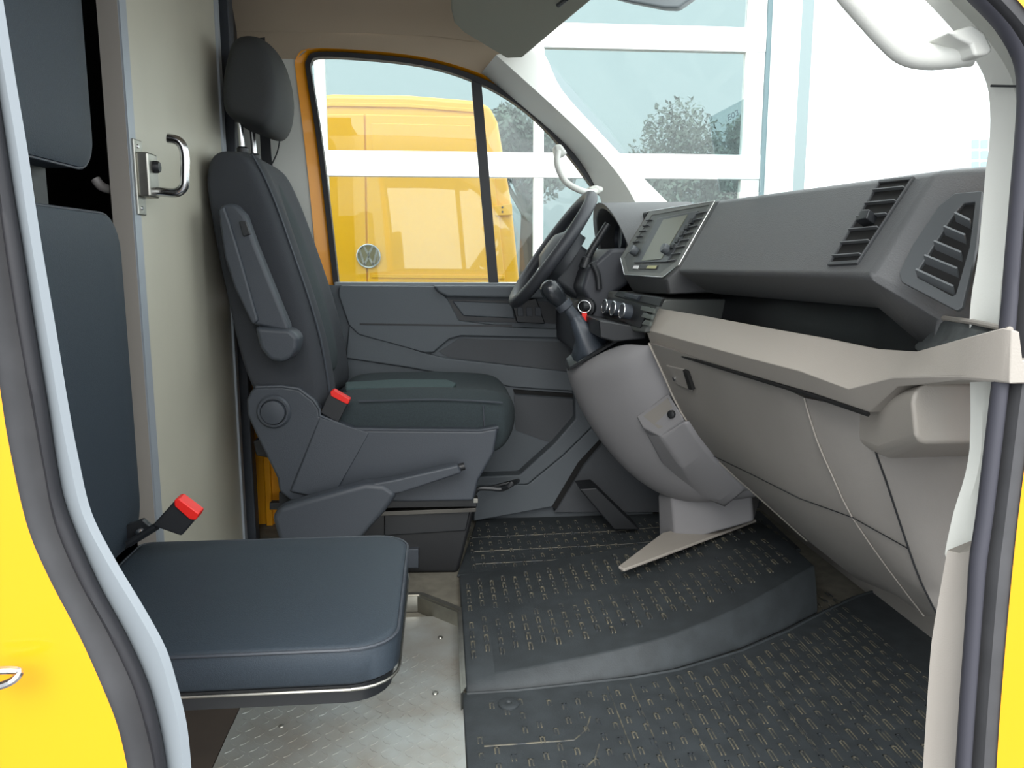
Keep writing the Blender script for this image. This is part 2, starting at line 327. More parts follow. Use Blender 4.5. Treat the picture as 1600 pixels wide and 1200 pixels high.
b = B().loft([[p+V(0, .012, 0), p.lerp(q, .3)+V(0, .012, 0), p.lerp(q, .45)-V(0, .004, 0), q, q+V(.06, .05, 0), p+V(.06, .05, 0)] for p, q in zip(pY(resamp(o3, yr3), -.008), pY(resamp(o4, yr3), -.02))])
st(obj('trim_9', b, RUBG, ang=40), 'dark sill band outside the seal at the right door edge', 'sill')
obj('body_panel_front', B().loft([[p, q, q+V(0, .04, 0), p+V(.05, .04, 0)] for p, q in zip(pY(resamp(o4, yr3), -.022), pY([(x+260, y) for x, y in resamp(o4, yr3)], -.022))]), Y_, wr, ang=50)

# ---- bulkhead behind the seats
XB = -.54
bk = thing('wall_back', (XB, .9, 0), 'dark bulkhead behind the seats with a gap to the cargo space', 'wall', kind='structure')
obj('bulkhead_panel', B().box(XB-.03, XB-.012, -.02, .40, -.03, 1.6), DKB, bk)
bk2 = thing('trim_10', (XB, 1.52, 0), 'dark vertical post between the bulkhead door and the driver seat', 'post', kind='structure')
obj('bulkhead_post', B().box(XB-.02, XB+.012, 1.50, 1.545, -.0, 1.58), SPL, bk2, bev=.004)
obj('bulkhead_side', B().box(XB-.03, XB-.02, 1.47, 1.72, .45, 1.58), DKB, bk2)
cg = thing('wall_cargo', (-1.2, .9, 0), 'dark cargo space seen through the gap beside the bulkhead door', 'wall', kind='structure')
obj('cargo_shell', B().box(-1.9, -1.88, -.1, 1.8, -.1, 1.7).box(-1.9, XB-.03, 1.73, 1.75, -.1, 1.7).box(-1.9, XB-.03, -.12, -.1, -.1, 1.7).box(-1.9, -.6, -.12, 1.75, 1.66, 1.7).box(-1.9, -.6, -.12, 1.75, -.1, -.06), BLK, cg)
obj('shelf_rail', B().box(-1.02, -.98, .0, 1.6, .885, .915).box(-1.02, -.98, .0, 1.6, .60, .625), mat('brown_rail', '6E5A4C', .6), cg, bev=.003)

# =================================================================== OUTSIDE
st(obj('ground', B().box(-30, 30, -30, 40, -.82, -.78), mat('asphalt', '77777A', .9, grain=.3, var=.1, vscale=3)), 'grey paved yard under and around the vehicle', 'ground')
# sectional garage door beyond the driver window
YG = 3.25
gd = thing('garage_door', (.5, YG, -.78), 'white sectional garage door with glazed rows beyond the driver window', 'garage door')
zt = lambda y: atY(842, y, YG).z
rails = [(-160, -120), (36, 75), (239, 278), (441, 480), (643, 682)]
x_at = lambda px: atY(px, 300, YG).x
posts = [(x_at(506)-1.10, x_at(506)-1.05)]+[(x_at(p)-.024, x_at(p)+.024) for p in (506.5, 841)]+[(x_at(1155), x_at(1184))]
PANE = glassmat('garage_glass', (.80, .85, .85), .06)
X0g, X1g = posts[0][0], posts[-1][1]
for a, c_ in rails: obj('rail', B().box(X0g, X1g, YG-.02, YG+.03, zt(c_), zt(a)), WHT, gd, bev=.003)
for a, c_ in posts: obj('post', B().box(a, c_, YG-.015, YG+.025, -.78, zt(-160)), WHT, gd, bev=.003)
zr = [(zt(r[0]), zt(r[1])) for r in rails]
for k in range(4):
    for (a0, a1_), (b0, b1_) in zip(posts, posts[1:]):
        obj('pane', B().box(a1_, b0, YG, YG+.006, zr[k+1][0], zr[k][1]), PANE, gd)
obj('lower_board', B().box(X0g, X1g, YG-.01, YG+.02, -.78, zr[-1][1]), WHT, gd)
gj = thing('garage_frame', (1.7, YG, -.78), 'pale door jamb and white rendered wall to the right of the garage door', 'door frame', kind='structure')
obj('jamb_seal', B().box(x_at(1184), x_at(1190), YG-.03, YG+.03, -.78, 2.6), mat('jamb_rubber', '6D8288', .7), gj)
obj('jamb_board', B().box(x_at(1190), x_at(1217), YG-.06, YG+.03, -.78, 2.6), WHT, gj)
obj('jamb_strip', B().box(x_at(1207), x_at(1222), YG-.07, YG-.055, -.78, 2.6), mat('jamb_pale_green', 'C3D3CC', .7), gj)
obj('corner_post', B().box(x_at(1217), x_at(1226), YG-.09, YG+.3, -.78, 2.6), WHT, gj)
# yellow van modelled beyond the garage glass
YV = 4.3
vn = thing('yellow_van', (0, YV, -.78), 'yellow delivery van seen from behind in the garage door glass', 'van')
bodyp = [(455, 520), (455, 152), (520, 146), (640, 148), (740, 156), (765, 165), (778, 190), (790, 260), (800, 320), (812, 440), (815, 520)]
VY = mat('van_yellow', 'F2B01E', .3, coat=.3)
obj('rear_body', B().py(bodyp, YV, 1.2), VY, vn, bev=.03, seg=3)
obj('roof_cap', B().py([(455, 166), (520, 160), (640, 162), (742, 170), (745, 176), (640, 168), (520, 166), (455, 172)], YV-.012, .02), VY, vn, bev=.004)
obj('left_door', B().py([(459, 178), (569, 178), (574, 520), (459, 520)], YV-.016, .02), VY, vn, bev=.008)
obj('right_door', B().py([(571, 178), (752, 182), (768, 230), (790, 440), (793, 520), (576, 520)], YV-.016, .02), VY, vn, bev=.008)
obj('window_blank', B().py([(580, 192), (735, 196), (742, 225), (748, 262), (582, 262)], YV-.02, .01), VY, vn, bev=.004)
obj('door_moulding', B().py([(580, 428), (788, 430), (789, 436), (580, 434)], YV-.024, .012), VY, vn, bev=.003)
hg = obj('hinge', B().py([(772, 322), (800, 318), (801, 336), (774, 337)], YV-.03, .02), VY, vn, bev=.004)
for x, y in ((785, 324), (785, 331)): obj('hinge_bolt', B().lathe(atY(x, y, YV-.03), (0, -1, 0), [(.007, 0), (.006, .004)], 10), DKB, hg)
# round emblem with the letters V over W
ec = atY(576, 400, YV-.02); sc = (YV-.02+.7)/FPX; er = 18.5*sc
em = obj('emblem', B().lathe(ec, (0, -1, 0), [(er, 0), (er, .006), (er*.86, .012), (er*.84, .006), (.001, .006)], 40), mat('emblem_grey', '6E6038', .5), vn)
rg = B(); rg.tube([ec+V(math.cos(t)*er*.93, -.010, math.sin(t)*er*.93) for t in [k*math.pi/18 for k in range(37)]], er*.075, 8, False); obj('emblem_ring', rg, CHR, em)
def stroke(b, pts, wd, base):
    for p, q in zip(pts, pts[1:]):
        p = V(p[0], 0, p[1]); q = V(q[0], 0, q[1]); d = (q-p).normalized(); n = V(-d.z, 0, d.x)*wd/2; d = d*wd*.15
        b.prism([base+p-d+n, base+p-d-n, base+q+d-n, base+q+d+n], (0, -.005, 0))
    return b
eb = ec+V(0, -.006, 0)
obj('letter_v', stroke(B(), [(-er*.36, er*.80), (0, er*.12), (er*.36, er*.80)], er*.17, eb), CHR, em)
obj('letter_w', stroke(B(), [(-er*.72, er*.50), (-er*.36, -er*.72), (0, -er*.02), (er*.36, -er*.72), (er*.72, er*.50)], er*.17, eb), CHR, em)
# tree models stand in for the panes' reflection, before an added backdrop
def tree(cx, cy, h, r, label, n, seed, lean=0):
    rnd = random.Random(seed); t = thing('tree', (cx, cy, -.78), label, 'tree', 'trees reflected in the garage glass')
    tr = B(); tr.tube([V(cx, cy, -.78), V(cx+lean*.3, cy, h*.35), V(cx+lean, cy, h*.72)], [.14, .10, .05], 8)
    for k in range(6):
        a = k*1.05; tr.tube([V(cx+lean*.5, cy, h*.45), V(cx+lean+math.cos(a)*r*.4, cy+math.sin(a)*r*.3, h*.62), V(cx+lean+math.cos(a)*r*.75, cy+math.sin(a)*r*.5, h*.8)], [.05, .03, .01], 6)
    obj('trunk', tr, mat('bark', '4A423A', .9), t)
    cr = B(); cl = [(V(cx+lean+rnd.uniform(-1, 1)*r*.8, cy+rnd.uniform(-1, 1)*r*.6, h*.75+rnd.uniform(-.5, .5)*r), rnd.uniform(.25, .5)*r) for _ in range(16)]
    for _ in range(n):
        c0, rr = cl[rnd.randrange(16)]; d = V(rnd.gauss(0, 1), rnd.gauss(0, 1), rnd.gauss(0, 1)).normalized()*rr*rnd.random()**.4
        p = c0+d; u = V(rnd.uniform(-1, 1), rnd.uniform(-1, 1), rnd.uniform(-1, 1)).normalized()*.05; v = u.cross(d).normalized()*.022
        cr.bm.faces.new([cr.bm.verts.new(q) for q in (p-u, p-v, p+u, p+v)])
    f = obj('foliage', cr, mat('leaf', '4A584D', .7, var=.25, vscale=3), t, smooth=False); f['kind'] = 'stuff'
tree(1.3, 11.5, 3.1, .8, 'slim dark tree built for the reflection just right of the yellow van in the garage glass', 9000, 3)
tree(4.4, 12.6, 2.8, 1.3, 'broad bushy tree built for the reflection in the garage glass nearest its right post', 16000, 5)
tree(2.9, 9.0, .7, .8, 'low dark shrubby tree built for the reflection in the lower glass row', 6000, 8)
st(obj('pane_backdrop', B().box(-9, 7.0, 14.5, 14.7, -.78, 7).box(-9, 7.0, 5.4, 5.5, -.78, -.76), mat('backdrop_grey', '8B999B', .8)), 'added pale blue grey backdrop far behind the garage glass to tone the panes', 'wall')  # added backdrop; keeps the panes from showing plain white sky
ob = thing('office_building', (13.5, 22, -.78), 'faint pale building with a window grid far beyond the windscreen', 'building')
fb = [(1514, 212), (1575, 205), (1575, 455), (1514, 455)]
obj('wall', B().py(fb, 20.0, 3), mat('pale_render', 'E8EEEE', .8), ob)
for i in range(3):
    for j in range(3):
        x = 1519+i*14; y = 219+j*17
        obj('window', B().py([(x, y), (x+11, y-1), (x+11, y+12), (x, y+13)], 19.98, .05), mat('far_pane', '93B3BC', .4), ob)

# =================================================================== FLOOR COVERINGS
# checker plate tray
cp = thing('checker_plate', (-.1, .6, 0), 'light metal checker plate floor tray beside the rubber mats', 'floor plate')
XL = .033
obj('plate', B().box(-.37, XL-.004, .02, .60, .0, .004).box(-.37, XL-.004, .60, 1.0, -.002, .002), CHK, cp)
ck = B()
for i in range(20):
    for j in range(44):
        x = -.355+i*.0195; y = .04+j*.0195
        if y > .86 or (y > .78 and x > -.15 and y > .93-x*.2-.12): continue
        d_ = V(1, 1, 0).normalized() if (i+j) % 2 else V(1, -1, 0).normalized(); n_ = V(-d_.y, d_.x, 0); c_ = V(x, y, .0035 if y < .6 else .0015)
        ck.prism([c_-d_*.009, c_-n_*.0022, c_+d_*.009, c_+n_*.0022], (0, 0, .0014))
o = obj('raised_pattern', ck, CHK, cp, smooth=False); o['kind'] = 'stuff'
tag(obj('shadow_slab', B().box(-.52, -.372, .02, 1.0, -.003, .003), mat('shadow_slab', '4A4038', .8, var=.1)), 'dark brown slab painting the shadow under the jump seat left of the metal plate', 'painted shadow')  # shade under the jump seat painted as a dark slab
lip = [atZ(600, 925, .035), atZ(655, 930, .035), atZ(709, 955, .035), atZ(717, 1085, .03)]
lp = [V(-.37, lip[1].y, .035), V(lip[0].x, lip[1].y, .035), lip[1], V(XL-.004, lip[2].y, .035), V(XL-.004, lip[3].y, .035)]; print('LIP', lip, YF if 'YF' in globals() else 0)
obj('raised_rim', B().strip(lp, [p+V(0, 0, -.037) for p in lp], (-.004, -.006, 0)), ALU, cp)
obj('rim_flange', B().strip(lp, [p+V(.006, .014, 0) for p in lp], (0, 0, .002)), ALU, cp)
for x, y in ((688, 996), (680, 1083), (440, 1135)): obj('screw', B().lathe(atZ(x, y, .003), (0, 0, 1), [(.006, 0), (.005, .002), (.002, .0025)], 14), ALU, cp)
# near passenger mat
def rowdash(b, x, y, z0, ln=.032, wd=.010, h=.0022, skew=0):
    # a raised hollow tread: two rails and an end cap
    t = .0022
    for dx in (0, wd-t): b.prism([V(x+dx, y, z0(x, y)), V(x+dx+t, y, z0(x, y)), V(x+dx+t, y+ln, z0(x, y+ln)), V(x+dx, y+ln, z0(x, y+ln))], (0, 0, h))
    b.prism([V(x, y+ln-t, z0(x, y+ln)), V(x+wd, y+ln-t, z0(x, y+ln)), V(x+wd, y+ln, z0(x, y+ln)), V(x, y+ln, z0(x, y+ln))], (0, 0, h))
stepb = [(-.0+.034, .62), (.15, .625), (.28, .64), (.42, .68), (.55, .75), (.67, .83), (.80, .93), (.845, .965)]
bp = [atZ(x, y, 0) for x, y in ((722, 1085), (800, 1080), (900, 1069), (980, 1060), (1050, 1048), (1150, 1018), (1220, 988), (1278, 958))]
def yb(x):
    for p, q in zip(bp, bp[1:]):
        if x <= q.x: return p.y+(q.y-p.y)*max(0, (x-p.x)/(q.x-p.x))
    return bp[-1].y+(x-bp[-1].x)*1.1
XE = bp[-1].x
tip = atZ(1385, 918, .0)
pm = thing('floor_mat', (.5, .4, 0), 'black ribbed rubber mat on the passenger floor nearest the open door', 'floor mat', 'rubber floor mats')
ml = [V(XL+.002, .0, .006)]+[V(p.x, p.y-.004, .006) for p in bp]+[V(atZ(1330, 935, 0).x, atZ(1330, 935, 0).y, .006), V(tip.x, tip.y, .006), V(1.0, .6, .006), V(.93, .0, .006)]
obj('mat_base', B().prism(ml, (0, 0, -.008)), MATR, pm, bev=.003)
rim = [p+V(.008, -.006, 0) for p in ml[1:-2]]
obj('mat_rim', B().tube(rim, .0035, 6), MATR, pm)
bt = B(); z6 = lambda x, y: .005; cnt = 0
for i in range(40):
    for j in range(30):
        x = .05+i*.026; y = .06+j*.044+(i % 2)*.022+(.008 if i % 3 == 0 else 0)
        if x > .93 or y+.034 > (yb(x)-.02 if x < XE else tip.y-(x-.9)*1.5): continue
        if x < .27 and (i*7+j*3) % 4 == 0: continue
        if (x-.07)**2+(y-.545)**2 < .0012: continue
        rowdash(bt, x, y, z6, ln=.030 if x > .42 else .018, wd=.0085)
o = obj('tread_ribs', bt, MATD, pm, smooth=False); o['kind'] = 'stuff'
bl = B()
for yy in (.30, .42, .50): bl.tube([V(.06, yy, .006), V(.21, yy+.004, .006), V(.235, yy+.03, .006), V(.25, yy+.07, .006)], .0016, 5)
for xx in (.30, .345, .42, .60, .74): bl.tube([V(xx, .1, .006), V(xx, yb(xx)-.03, .006)], .0014, 5)
o = obj('contour_lines', bl, MATD, pm); o['kind'] = 'stuff'
cl_ = atZ(795, 1101, .006); obj('fixing_button', B().lathe(cl_, (0, 0, 1), [(.019, 0), (.019, .003), (.016, .005), (.006, .004), (.004, .001), (.001, .001)], 24), MATR, pm)
# raised centre mat over the tunnel
def hh(x): return .018+.085*max(0, min(1, (x-.03)/.8))**1.15
cm = thing('floor_mat', (.4, .95, 0), 'black ribbed rubber mat covering the raised step in the middle', 'floor mat', 'rubber floor mats')
YF = atZ(715, 893, .02).y
farp = atZ(1172, 815, .10)
secs = []; N = 15
for k in range(N):
    x = XL+.002+(XE-XL-.002)*k/(N-1); h = hh(x); y0 = yb(x); yf = YF+(farp.y-YF)*(k/(N-1))
    secs.append([V(x, y0, 0), V(x, y0+.012, h*.55), V(x, y0+.03, h), V(x, (y0+yf)/2, h+.004), V(x-.0, yf-.02, h), V(x, yf, h-.008), V(x, yf+.01, 0)])
obj('mat_base', B().loft(secs), MATR, cm, bev=.004)
bt = B(); zs = lambda x, y: hh(x)+.001
for i in range(30):
    for j in range(16):
        x = .05+i*.0285; y = yb(x)+.05+j*.042+(i % 2)*.02
        if x > XE-.05 or y+.035 > YF-.03+(x/XE)*(farp.y-YF): continue
        if (i*5+j*7) % 5 == 0: continue
        rowdash(bt, x, y, zs, ln=.026, wd=.009, h=.0045)
o = obj('tread_ribs', bt, MATD, cm, smooth=False); o['kind'] = 'stuff'
# driver mat
dm = thing('floor_mat', (.4, 1.4, 0), 'black dirty rubber mat in the driver footwell behind the centre step', 'floor mat', 'rubber floor mats')
obj('mat_base', B().prism([V(.03, YF+.012, .006), V(.98, farp.y+.03, .006), V(1.0, 1.66, .006), V(.1, 1.66, .006)], (0, 0, -.008)), MATR, dm, bev=.003)
bt = B()
for i in range(34):
    for j in range(8):
        x = .07+i*.027; y = YF+.05+j*.055+(i % 2)*.012
        if y > 1.60 or y < YF+.03+x*(farp.y-YF): continue
        rowdash(bt, x, y, z6, ln=.024, wd=.009, h=.003)
o = obj('tread_ribs', bt, MATD, dm, smooth=False); o['kind'] = 'stuff'
bl = B()
for yy in (YF+.08, YF+.17, YF+.28): bl.tube([V(.08, yy, .006), V(.5, yy+.02, .006), V(.75, yy+.06, .006)], .0018, 5)
o = obj('contour_lines', bl, MATD, dm); o['kind'] = 'stuff'
pdl = thing('foot_pedal', (.72, 1.5, 0), 'dark accelerator pedal standing in the driver footwell', 'pedal')
obj('pedal_pad', B().prism(pY([(905, 764), (932, 762), (1000, 828), (960, 828)], 1.46), (0, .09, .0)), DKB, pdl, bev=.004)

# =================================================================== DRIVER SEAT
SY0, SY1 = 1.19, 1.63
ds = thing('driver_seat', (-.1, 1.42, 0), 'dark fabric driver seat with folded-up armrest and headrest', 'seat')
bback = [(410, 660), (372, 560), (354, 470), (338, 400), (326, 330), (319, 285), (322, 252), (338, 230)]
bfront = [(506, 655), (500, 600), (488, 530), (468, 460), (444, 390), (420, 320), (400, 272), (382, 238)]
K = pY(bback, SY0); Fp = pY(bfront, SY0)
def brs(Y, df, shr=0, dzt=0):
    n = len(K); a = []; b_ = []
    for i, (k, f) in enumerate(zip(K, Fp)):
        m_ = (k+f)/2; t = i/(n-1)
        kk = k.lerp(m_, shr*.6); ff = f.lerp(m_, shr)+V(df*(1-.55*t), 0, 0); dz = dzt*t
        a.append(V(kk.x, Y, kk.z+dz)); b_.append(V(ff.x, Y, ff.z+dz))
    return a+b_[::-1]
sec = [brs(SY0, 0, .35, -.03), brs(SY0+.004, 0, .04, 0), brs(SY0+.03, .01, 0), brs(SY0+.07, .035, 0, .006), brs(SY0+.12, .01, 0, .012), brs((SY0+SY1)/2, 0, 0, .014), brs(SY1-.12, .01, 0, .012), brs(SY1-.07, .035, 0, .006), brs(SY1-.03, .01, 0), brs(SY1-.004, 0, .04), brs(SY1, 0, .35, -.03)]
bo = obj('backrest', B().loft(sec), FAB2, ds, sub=2)
def frontline(Y, df, off=.003): return [V(f.x+df*(1-.55*i/7)+off, Y, f.z) for i, f in enumerate(Fp)]
obj('piping', B().tube(smoothpts(frontline(SY0+.035, .012), 3), .003, 6), SPL, bo)
# lighter front fabric panel of the backrest
fp = [[V(f.x+.028*(1-.5*i/7)-.02+(0 if j in (0, 3) else .0), Y, f.z), ] for j, Y in enumerate((0,)) for i, f in enumerate(Fp)]
b = B(); secs = []
for i, f in enumerate(Fp[1:], 1):
    d = .018*(1-.5*i/7)
    secs.append([V(f.x+d-.02, SY0+.10, f.z-.01), V(f.x+d+.002, SY0+.13, f.z-.01), V(f.x+d+.002, SY1-.13, f.z-.01), V(f.x+d-.02, SY1-.10, f.z-.01), V(f.x+d-.03, SY1-.13, f.z-.01), V(f.x+d-.03, SY0+.13, f.z-.01)])
obj('backrest_insert', b.loft(secs), FAB, bo, sub=1)
# headrest
hs = pY([(357, 190), (354, 150), (361, 110), (370, 70), (386, 60), (412, 61), (428, 74), (440, 110), (446, 150), (440, 195), (424, 216), (400, 205), (378, 197)], 1.36)
hb = B(); cxx = sum((p for p in hs), V(0, 0, 0))/len(hs)
def hsec(Y, s, dx=0): return [V(cxx.x+(p.x-cxx.x)*s+dx, Y, cxx.z+(p.z-cxx.z)*s) for p in hs]
hb.loft([hsec(1.27, .55), hsec(1.275, .82), hsec(1.30, .97), hsec(1.41, 1.0, .006), hsec(1.52, .97), hsec(1.545, .82), hsec(1.55, .55)])
obj('headrest', hb, mat('headrest_cover', '2A2C2D', .75, grain=.4), ds, sub=2)
for Y, dx in ((1.345, 0), (1.475, 0)):
    p = atY(375, 200, 1.345); q = atY(379, 236, 1.345)
    obj('headrest_post', B().tube([V(p.x, Y, p.z+.03), V(q.x, Y, q.z-.02)], .007, 12), CHR, ds)
    obj('post_collar', B().lathe(V(q.x, Y, q.z-.004), (0, 0, 1), [(.014, 0), (.014, .01), (.010, .014)], 14), DKB, ds)
# cushion
ctop = [(508, 628), (560, 631), (620, 629), (680, 628), (740, 630), (785, 633), (803, 645)]
cbot = [(508, 700), (560, 712), (620, 714), (680, 714), (740, 714), (778, 712), (800, 694)]
CT = pY(ctop, 1.205); CB = pY(cbot, 1.205)
def cus(Y, dz, shr=0, df=0):
    n = len(CT); a = []; b_ = []
    for i, (t, u) in enumerate(zip(CT, CB)):
        m_ = (t+u)/2; f = 1 if 0 < i < n-1 else .4
        tt = t.lerp(m_, shr); uu = u.lerp(m_, shr); d = df*(i/(n-1))**3
        a.append(V(tt.x+d, Y, tt.z+dz*f)); b_.append(V(uu.x+d, Y, uu.z))
    return a+b_[::-1]
sec = [cus(1.205, -.01, .3, -.04), cus(1.209, 0, .03, -.02), cus(1.235, .012), cus(1.28, .03, 0, .01), cus(1.33, .012, 0, .02), cus(1.42, .008, 0, .02), cus(1.50, .012, 0, .02), cus(1.55, .032, 0, .01), cus(1.60, .012), cus(1.625, 0, .03, -.02), cus(1.63, -.01, .3, -.04)]
cu = obj('seat_cushion', B().loft(sec), FAB, ds, sub=2)
obj('piping', B().tube([p+V(0, -.0, .006) for p in pY(ctop[1:-1], 1.207)], .0025, 6), SPL, cu)
obj('side_seam', B().tube(pY([(755, 634), (757, 668)], 1.203), .002, 6), SPL, cu)
ins = [atY(x, y, Y) for x, y, Y in ((540, 617, 1.30), (640, 609, 1.30), (708, 607, 1.30), (713, 597, 1.36), (700, 590, 1.42), (620, 590, 1.44), (540, 600, 1.40))]
zc = CT[3].z+.012
obj('seat_insert', B().prism([V(p.x, p.y, zc) for p in ins], (0, 0, .010)), FAB3, cu, bev=.004)
# side plastic cover with knob
cov = [(385, 625), (392, 610), (400, 605), (440, 604), (467, 608), (490, 626), (499, 640), (500, 650), (550, 671), (610, 672), (750, 673), (779, 668), (772, 708), (748, 750), (740, 783), (640, 785), (454, 783), (436, 768), (433, 748), (398, 676), (386, 648)]
sc_ = obj('side_cover', B().py(cov, 1.165, .05), SPL, ds, bev=.008, seg=3)
obj('cover_facet', B().loft([[*pY([(500, 652), (578, 676)], 1.163), *pY([(570, 676), (490, 655)], 1.19)], [*pY([(455, 768), (518, 782)], 1.156), *pY([(510, 784), (445, 770)], 1.19)]]), SPL, sc_, bev=.003)
obj('cover_lip', B().tube([p for p in pY(cov[2:12], 1.168)], .004, 8), SPL, sc_)
kc = atY(428, 643, 1.165); kr = 23.5*(1.165+.7)/FPX
kb = obj('adjuster_knob', B().lathe(kc, (0, -1, 0), [(kr*1.12, -.002), (kr*1.12, .004), (kr*1.0, .008), (kr*.86, .008), (kr*.82, .004), (kr*.80, .004), (kr*.76, .016), (kr*.3, .019), (.001, .019)], 40), SPL, sc_)
# armrest (folded up)
arm = [(341, 325), (350, 317), (366, 318), (382, 335), (400, 385), (425, 447), (450, 508), (452, 520), (396, 508), (370, 455), (352, 400), (342, 350)]
ao = obj('armrest', B().py(arm, 1.115, .05), SPL, ds, bev=.012, seg=3)
obj('armrest_edge', B().py([(340, 327), (349, 320), (360, 350), (378, 410), (404, 502), (394, 508), (366, 450), (350, 400)], 1.108, .03), SPL, ao, bev=.006)
obj('armrest_button', B().py([(373, 346), (384, 345), (391, 366), (380, 370)], 1.108, .01), DKB, ao, bev=.002)
obj('armrest_hinge', B().py([(397, 509), (410, 512), (452, 514), (466, 527), (465, 546), (455, 560), (440, 568), (420, 563), (405, 545)], 1.10, .08), SPL, ao, bev=.012, seg=3)
# buckle
bu = obj('belt_buckle', B().py([(500, 645), (515, 611), (546, 627), (528, 662)], 1.172, .022), DKB, ds, bev=.003)
obj('release_button', B().py([(516, 612), (521, 609), (547, 624), (544, 632), (538, 630), (517, 619)], 1.168, .026), RED, bu, bev=.002)
# base
obj('seat_pedestal', B().py([(560, 797), (742, 797), (716, 896), (560, 896)], 1.26, .34), mat('seat_box', '1E1F21', .4, grain=.1), ds, bev=.01)
obj('pedestal_plate', B().py([(600, 802), (735, 799), (728, 830), (600, 838)], 1.25, .012), DKB, ds, bev=.004)
obj('pedestal_bracket', B().py([(628, 858), (654, 858), (654, 888), (628, 888)], 1.245, .02), SPL, ds, bev=.002)
for Y in (1.225, 1.58):
    r0 = obj('slide_rail', B().py([(421, 786), (745, 785), (745, 792), (421, 797)], Y, .025), DKB, ds, bev=.002)
    obj('rail_channel', B().py([(440, 798), (600, 799), (690, 796), (744, 794), (744, 800), (600, 806), (440, 806)], Y+.004, .03), mat('rail_steel', '5A5854', .35, .8), r0, bev=.001)
obj('rail_catch', B().py([(733, 779), (747, 779), (747, 786), (733, 786)], 1.222, .03), ALU, ds, bev=.001)
obj('under_shell', B().py([(436, 770), (740, 770), (740, 788), (436, 788)], 1.2, .36), DKB, ds)
obj('rear_knuckle', B().py([(395, 690), (408, 685), (440, 700), (440, 720), (400, 712)], 1.3, .2), DKB, ds, bev=.004)
obj('slide_handle', B().tube(smoothpts(pY([(738, 775), (747, 764), (765, 763), (785, 764), (803, 754)], 1.25)+[V(*atY(806, 752, 1.55))]+pY([(760, 764)], 1.55), 4), .0065, 8), DKB, ds)
# handbrake
hbk = thing('handbrake', atY(500, 838, 1.13), 'dark plastic handbrake lever angled up beside the driver seat', 'handbrake')
obj('lever_cover', B().py([(424, 808), (437, 793), (480, 780), (571, 755), (600, 757), (622, 772), (602, 800), (567, 840), (548, 850), (436, 850)], 1.09, .05), SPL, hbk, bev=.014, seg=3)
obj('lever_grip', B().loft([[V(p.x, 1.095, p.z), V(p.x, 1.135, p.z), V(q.x, 1.135, q.z), V(q.x, 1.095, q.z)] for p, q in zip(pY([(575, 754), (620, 746), (715, 724)], 1.11), pY([(600, 772), (628, 768), (722, 737)], 1.11))]), SPL, hbk, bev=.006, seg=3)
obj('release_button', B().tube(pY([(715, 731), (726, 728)], 1.115), .009, 12), DKB, hbk)

# =================================================================== JUMP SEAT
js = thing('jump_seat', (-.25, .38, 0), 'black vinyl fold-down passenger seat in the left foreground', 'seat')
ZP = .34
rr = atZ(600, 843, ZP); rl = atZ(225, 838, ZP); fr = atZ(600, 1012, ZP)
Yn, Yf = atZ(420, 1016, ZP).y, atZ(420, 840, ZP).y; Xr = atZ(631, 905, ZP).x; Xl = XB+.045
def rrect(x0, x1, y0, y1, r, n=6):
    out = []
    for cx, cy, a0 in ((x1-r, y0+r, -90), (x1-r, y1-r, 0), (x0+r*.3, y1-r*.3, 90), (x0+r*.3, y0+r*.3, 180)):
        q = r if cx > (x0+x1)/2 else r*.3
        for k in range(n+1): a = R(a0+90*k/n); out.append((cx+q*math.cos(a), cy+q*math.sin(a)))
    return out
RP = rrect(Xl, Xr, Yn, Yf, .055)
def rp(z, ins): return [V(x+(-ins if x > (Xl+Xr)/2 else ins), y+(-ins if y > (Yn+Yf)/2 else ins), z) for x, y in RP]
pd = obj('seat_pad', B().loft([rp(ZP-.052, .006), rp(ZP-.046, 0), rp(ZP-.008, 0), rp(ZP-.002, .003), rp(ZP, .010), rp(ZP+.002, .06), rp(ZP+.003, .12)]), VINYL, js, ang=50)
obj('piping', B().tube([V(x, y, ZP-.004) for x, y in RP]+[V(*RP[0], ZP-.004)], .0022, 6, False), SPL, pd)
obj('pad_tray', B().loft([rp(ZP-.078, .010), rp(ZP-.053, .006)]), mat('tray_black', '202225', .35), js)
obj('tray_rim', B().tube([V(x, y, ZP-.055) for x, y in RP]+[V(*RP[0], ZP-.055)], .002, 6, False), ALU, js)
def padX(pts, X0, th, name, sub=None):
    # upholstered board standing in the plane X0
    P = pX(pts, X0); c0 = sum(P, V(0, 0, 0))/len(P)
    def s(x, k): return [V(x, p.y+(c0.y-p.y)/max(1e-6, (c0-p).length)*k, p.z+(c0.z-p.z)/max(1e-6, (c0-p).length)*k) for p in P]
    return obj(name, B().loft([s(X0-th, .004), s(X0-.012, 0), s(X0-.004, .003), s(X0, .012)]), VINYL, js, ang=50)
XP = XB+.045
def yz(px, py): p = atX(px, py, XP); return p.y, p.z
y_e, z_t = yz(150, 332); y_e2 = yz(195, 420)[0]
def yzrect(y0, y1, z0, z1, r, n=6):
    out = []
    for cy, cz, a0 in ((y1-r, z0+r, -90), (y1-r, z1-r, 0), (y0+r, z1-r, 90), (y0+r, z0+r, 180)):
        for k in range(n+1): a = R(a0+90*k/n); out.append((cy+r*math.cos(a), cz+r*math.sin(a)))
    return out
def upad(name, y0, y1, z0, z1, r, m=VINYL):
    Q = yzrect(y0, y1, z0, z1, r); cy_, cz_ = (y0+y1)/2, (z0+z1)/2
    s = lambda X, k: [V(X, y+(-k if y > cy_ else k), z+(-k if z > cz_ else k)) for y, z in Q]
    o_ = obj(name, B().loft([s(XP-.05, 0), s(XP-.01, 0), s(XP-.003, .002), s(XP, .010), s(XP+.002, .05)]), m, js, ang=50)
    obj('piping', B().tube([V(XP-.006, y, z) for y, z in Q]+[V(XP-.006, *Q[0])], .002, 6, False), SPL, o_)
    return o_
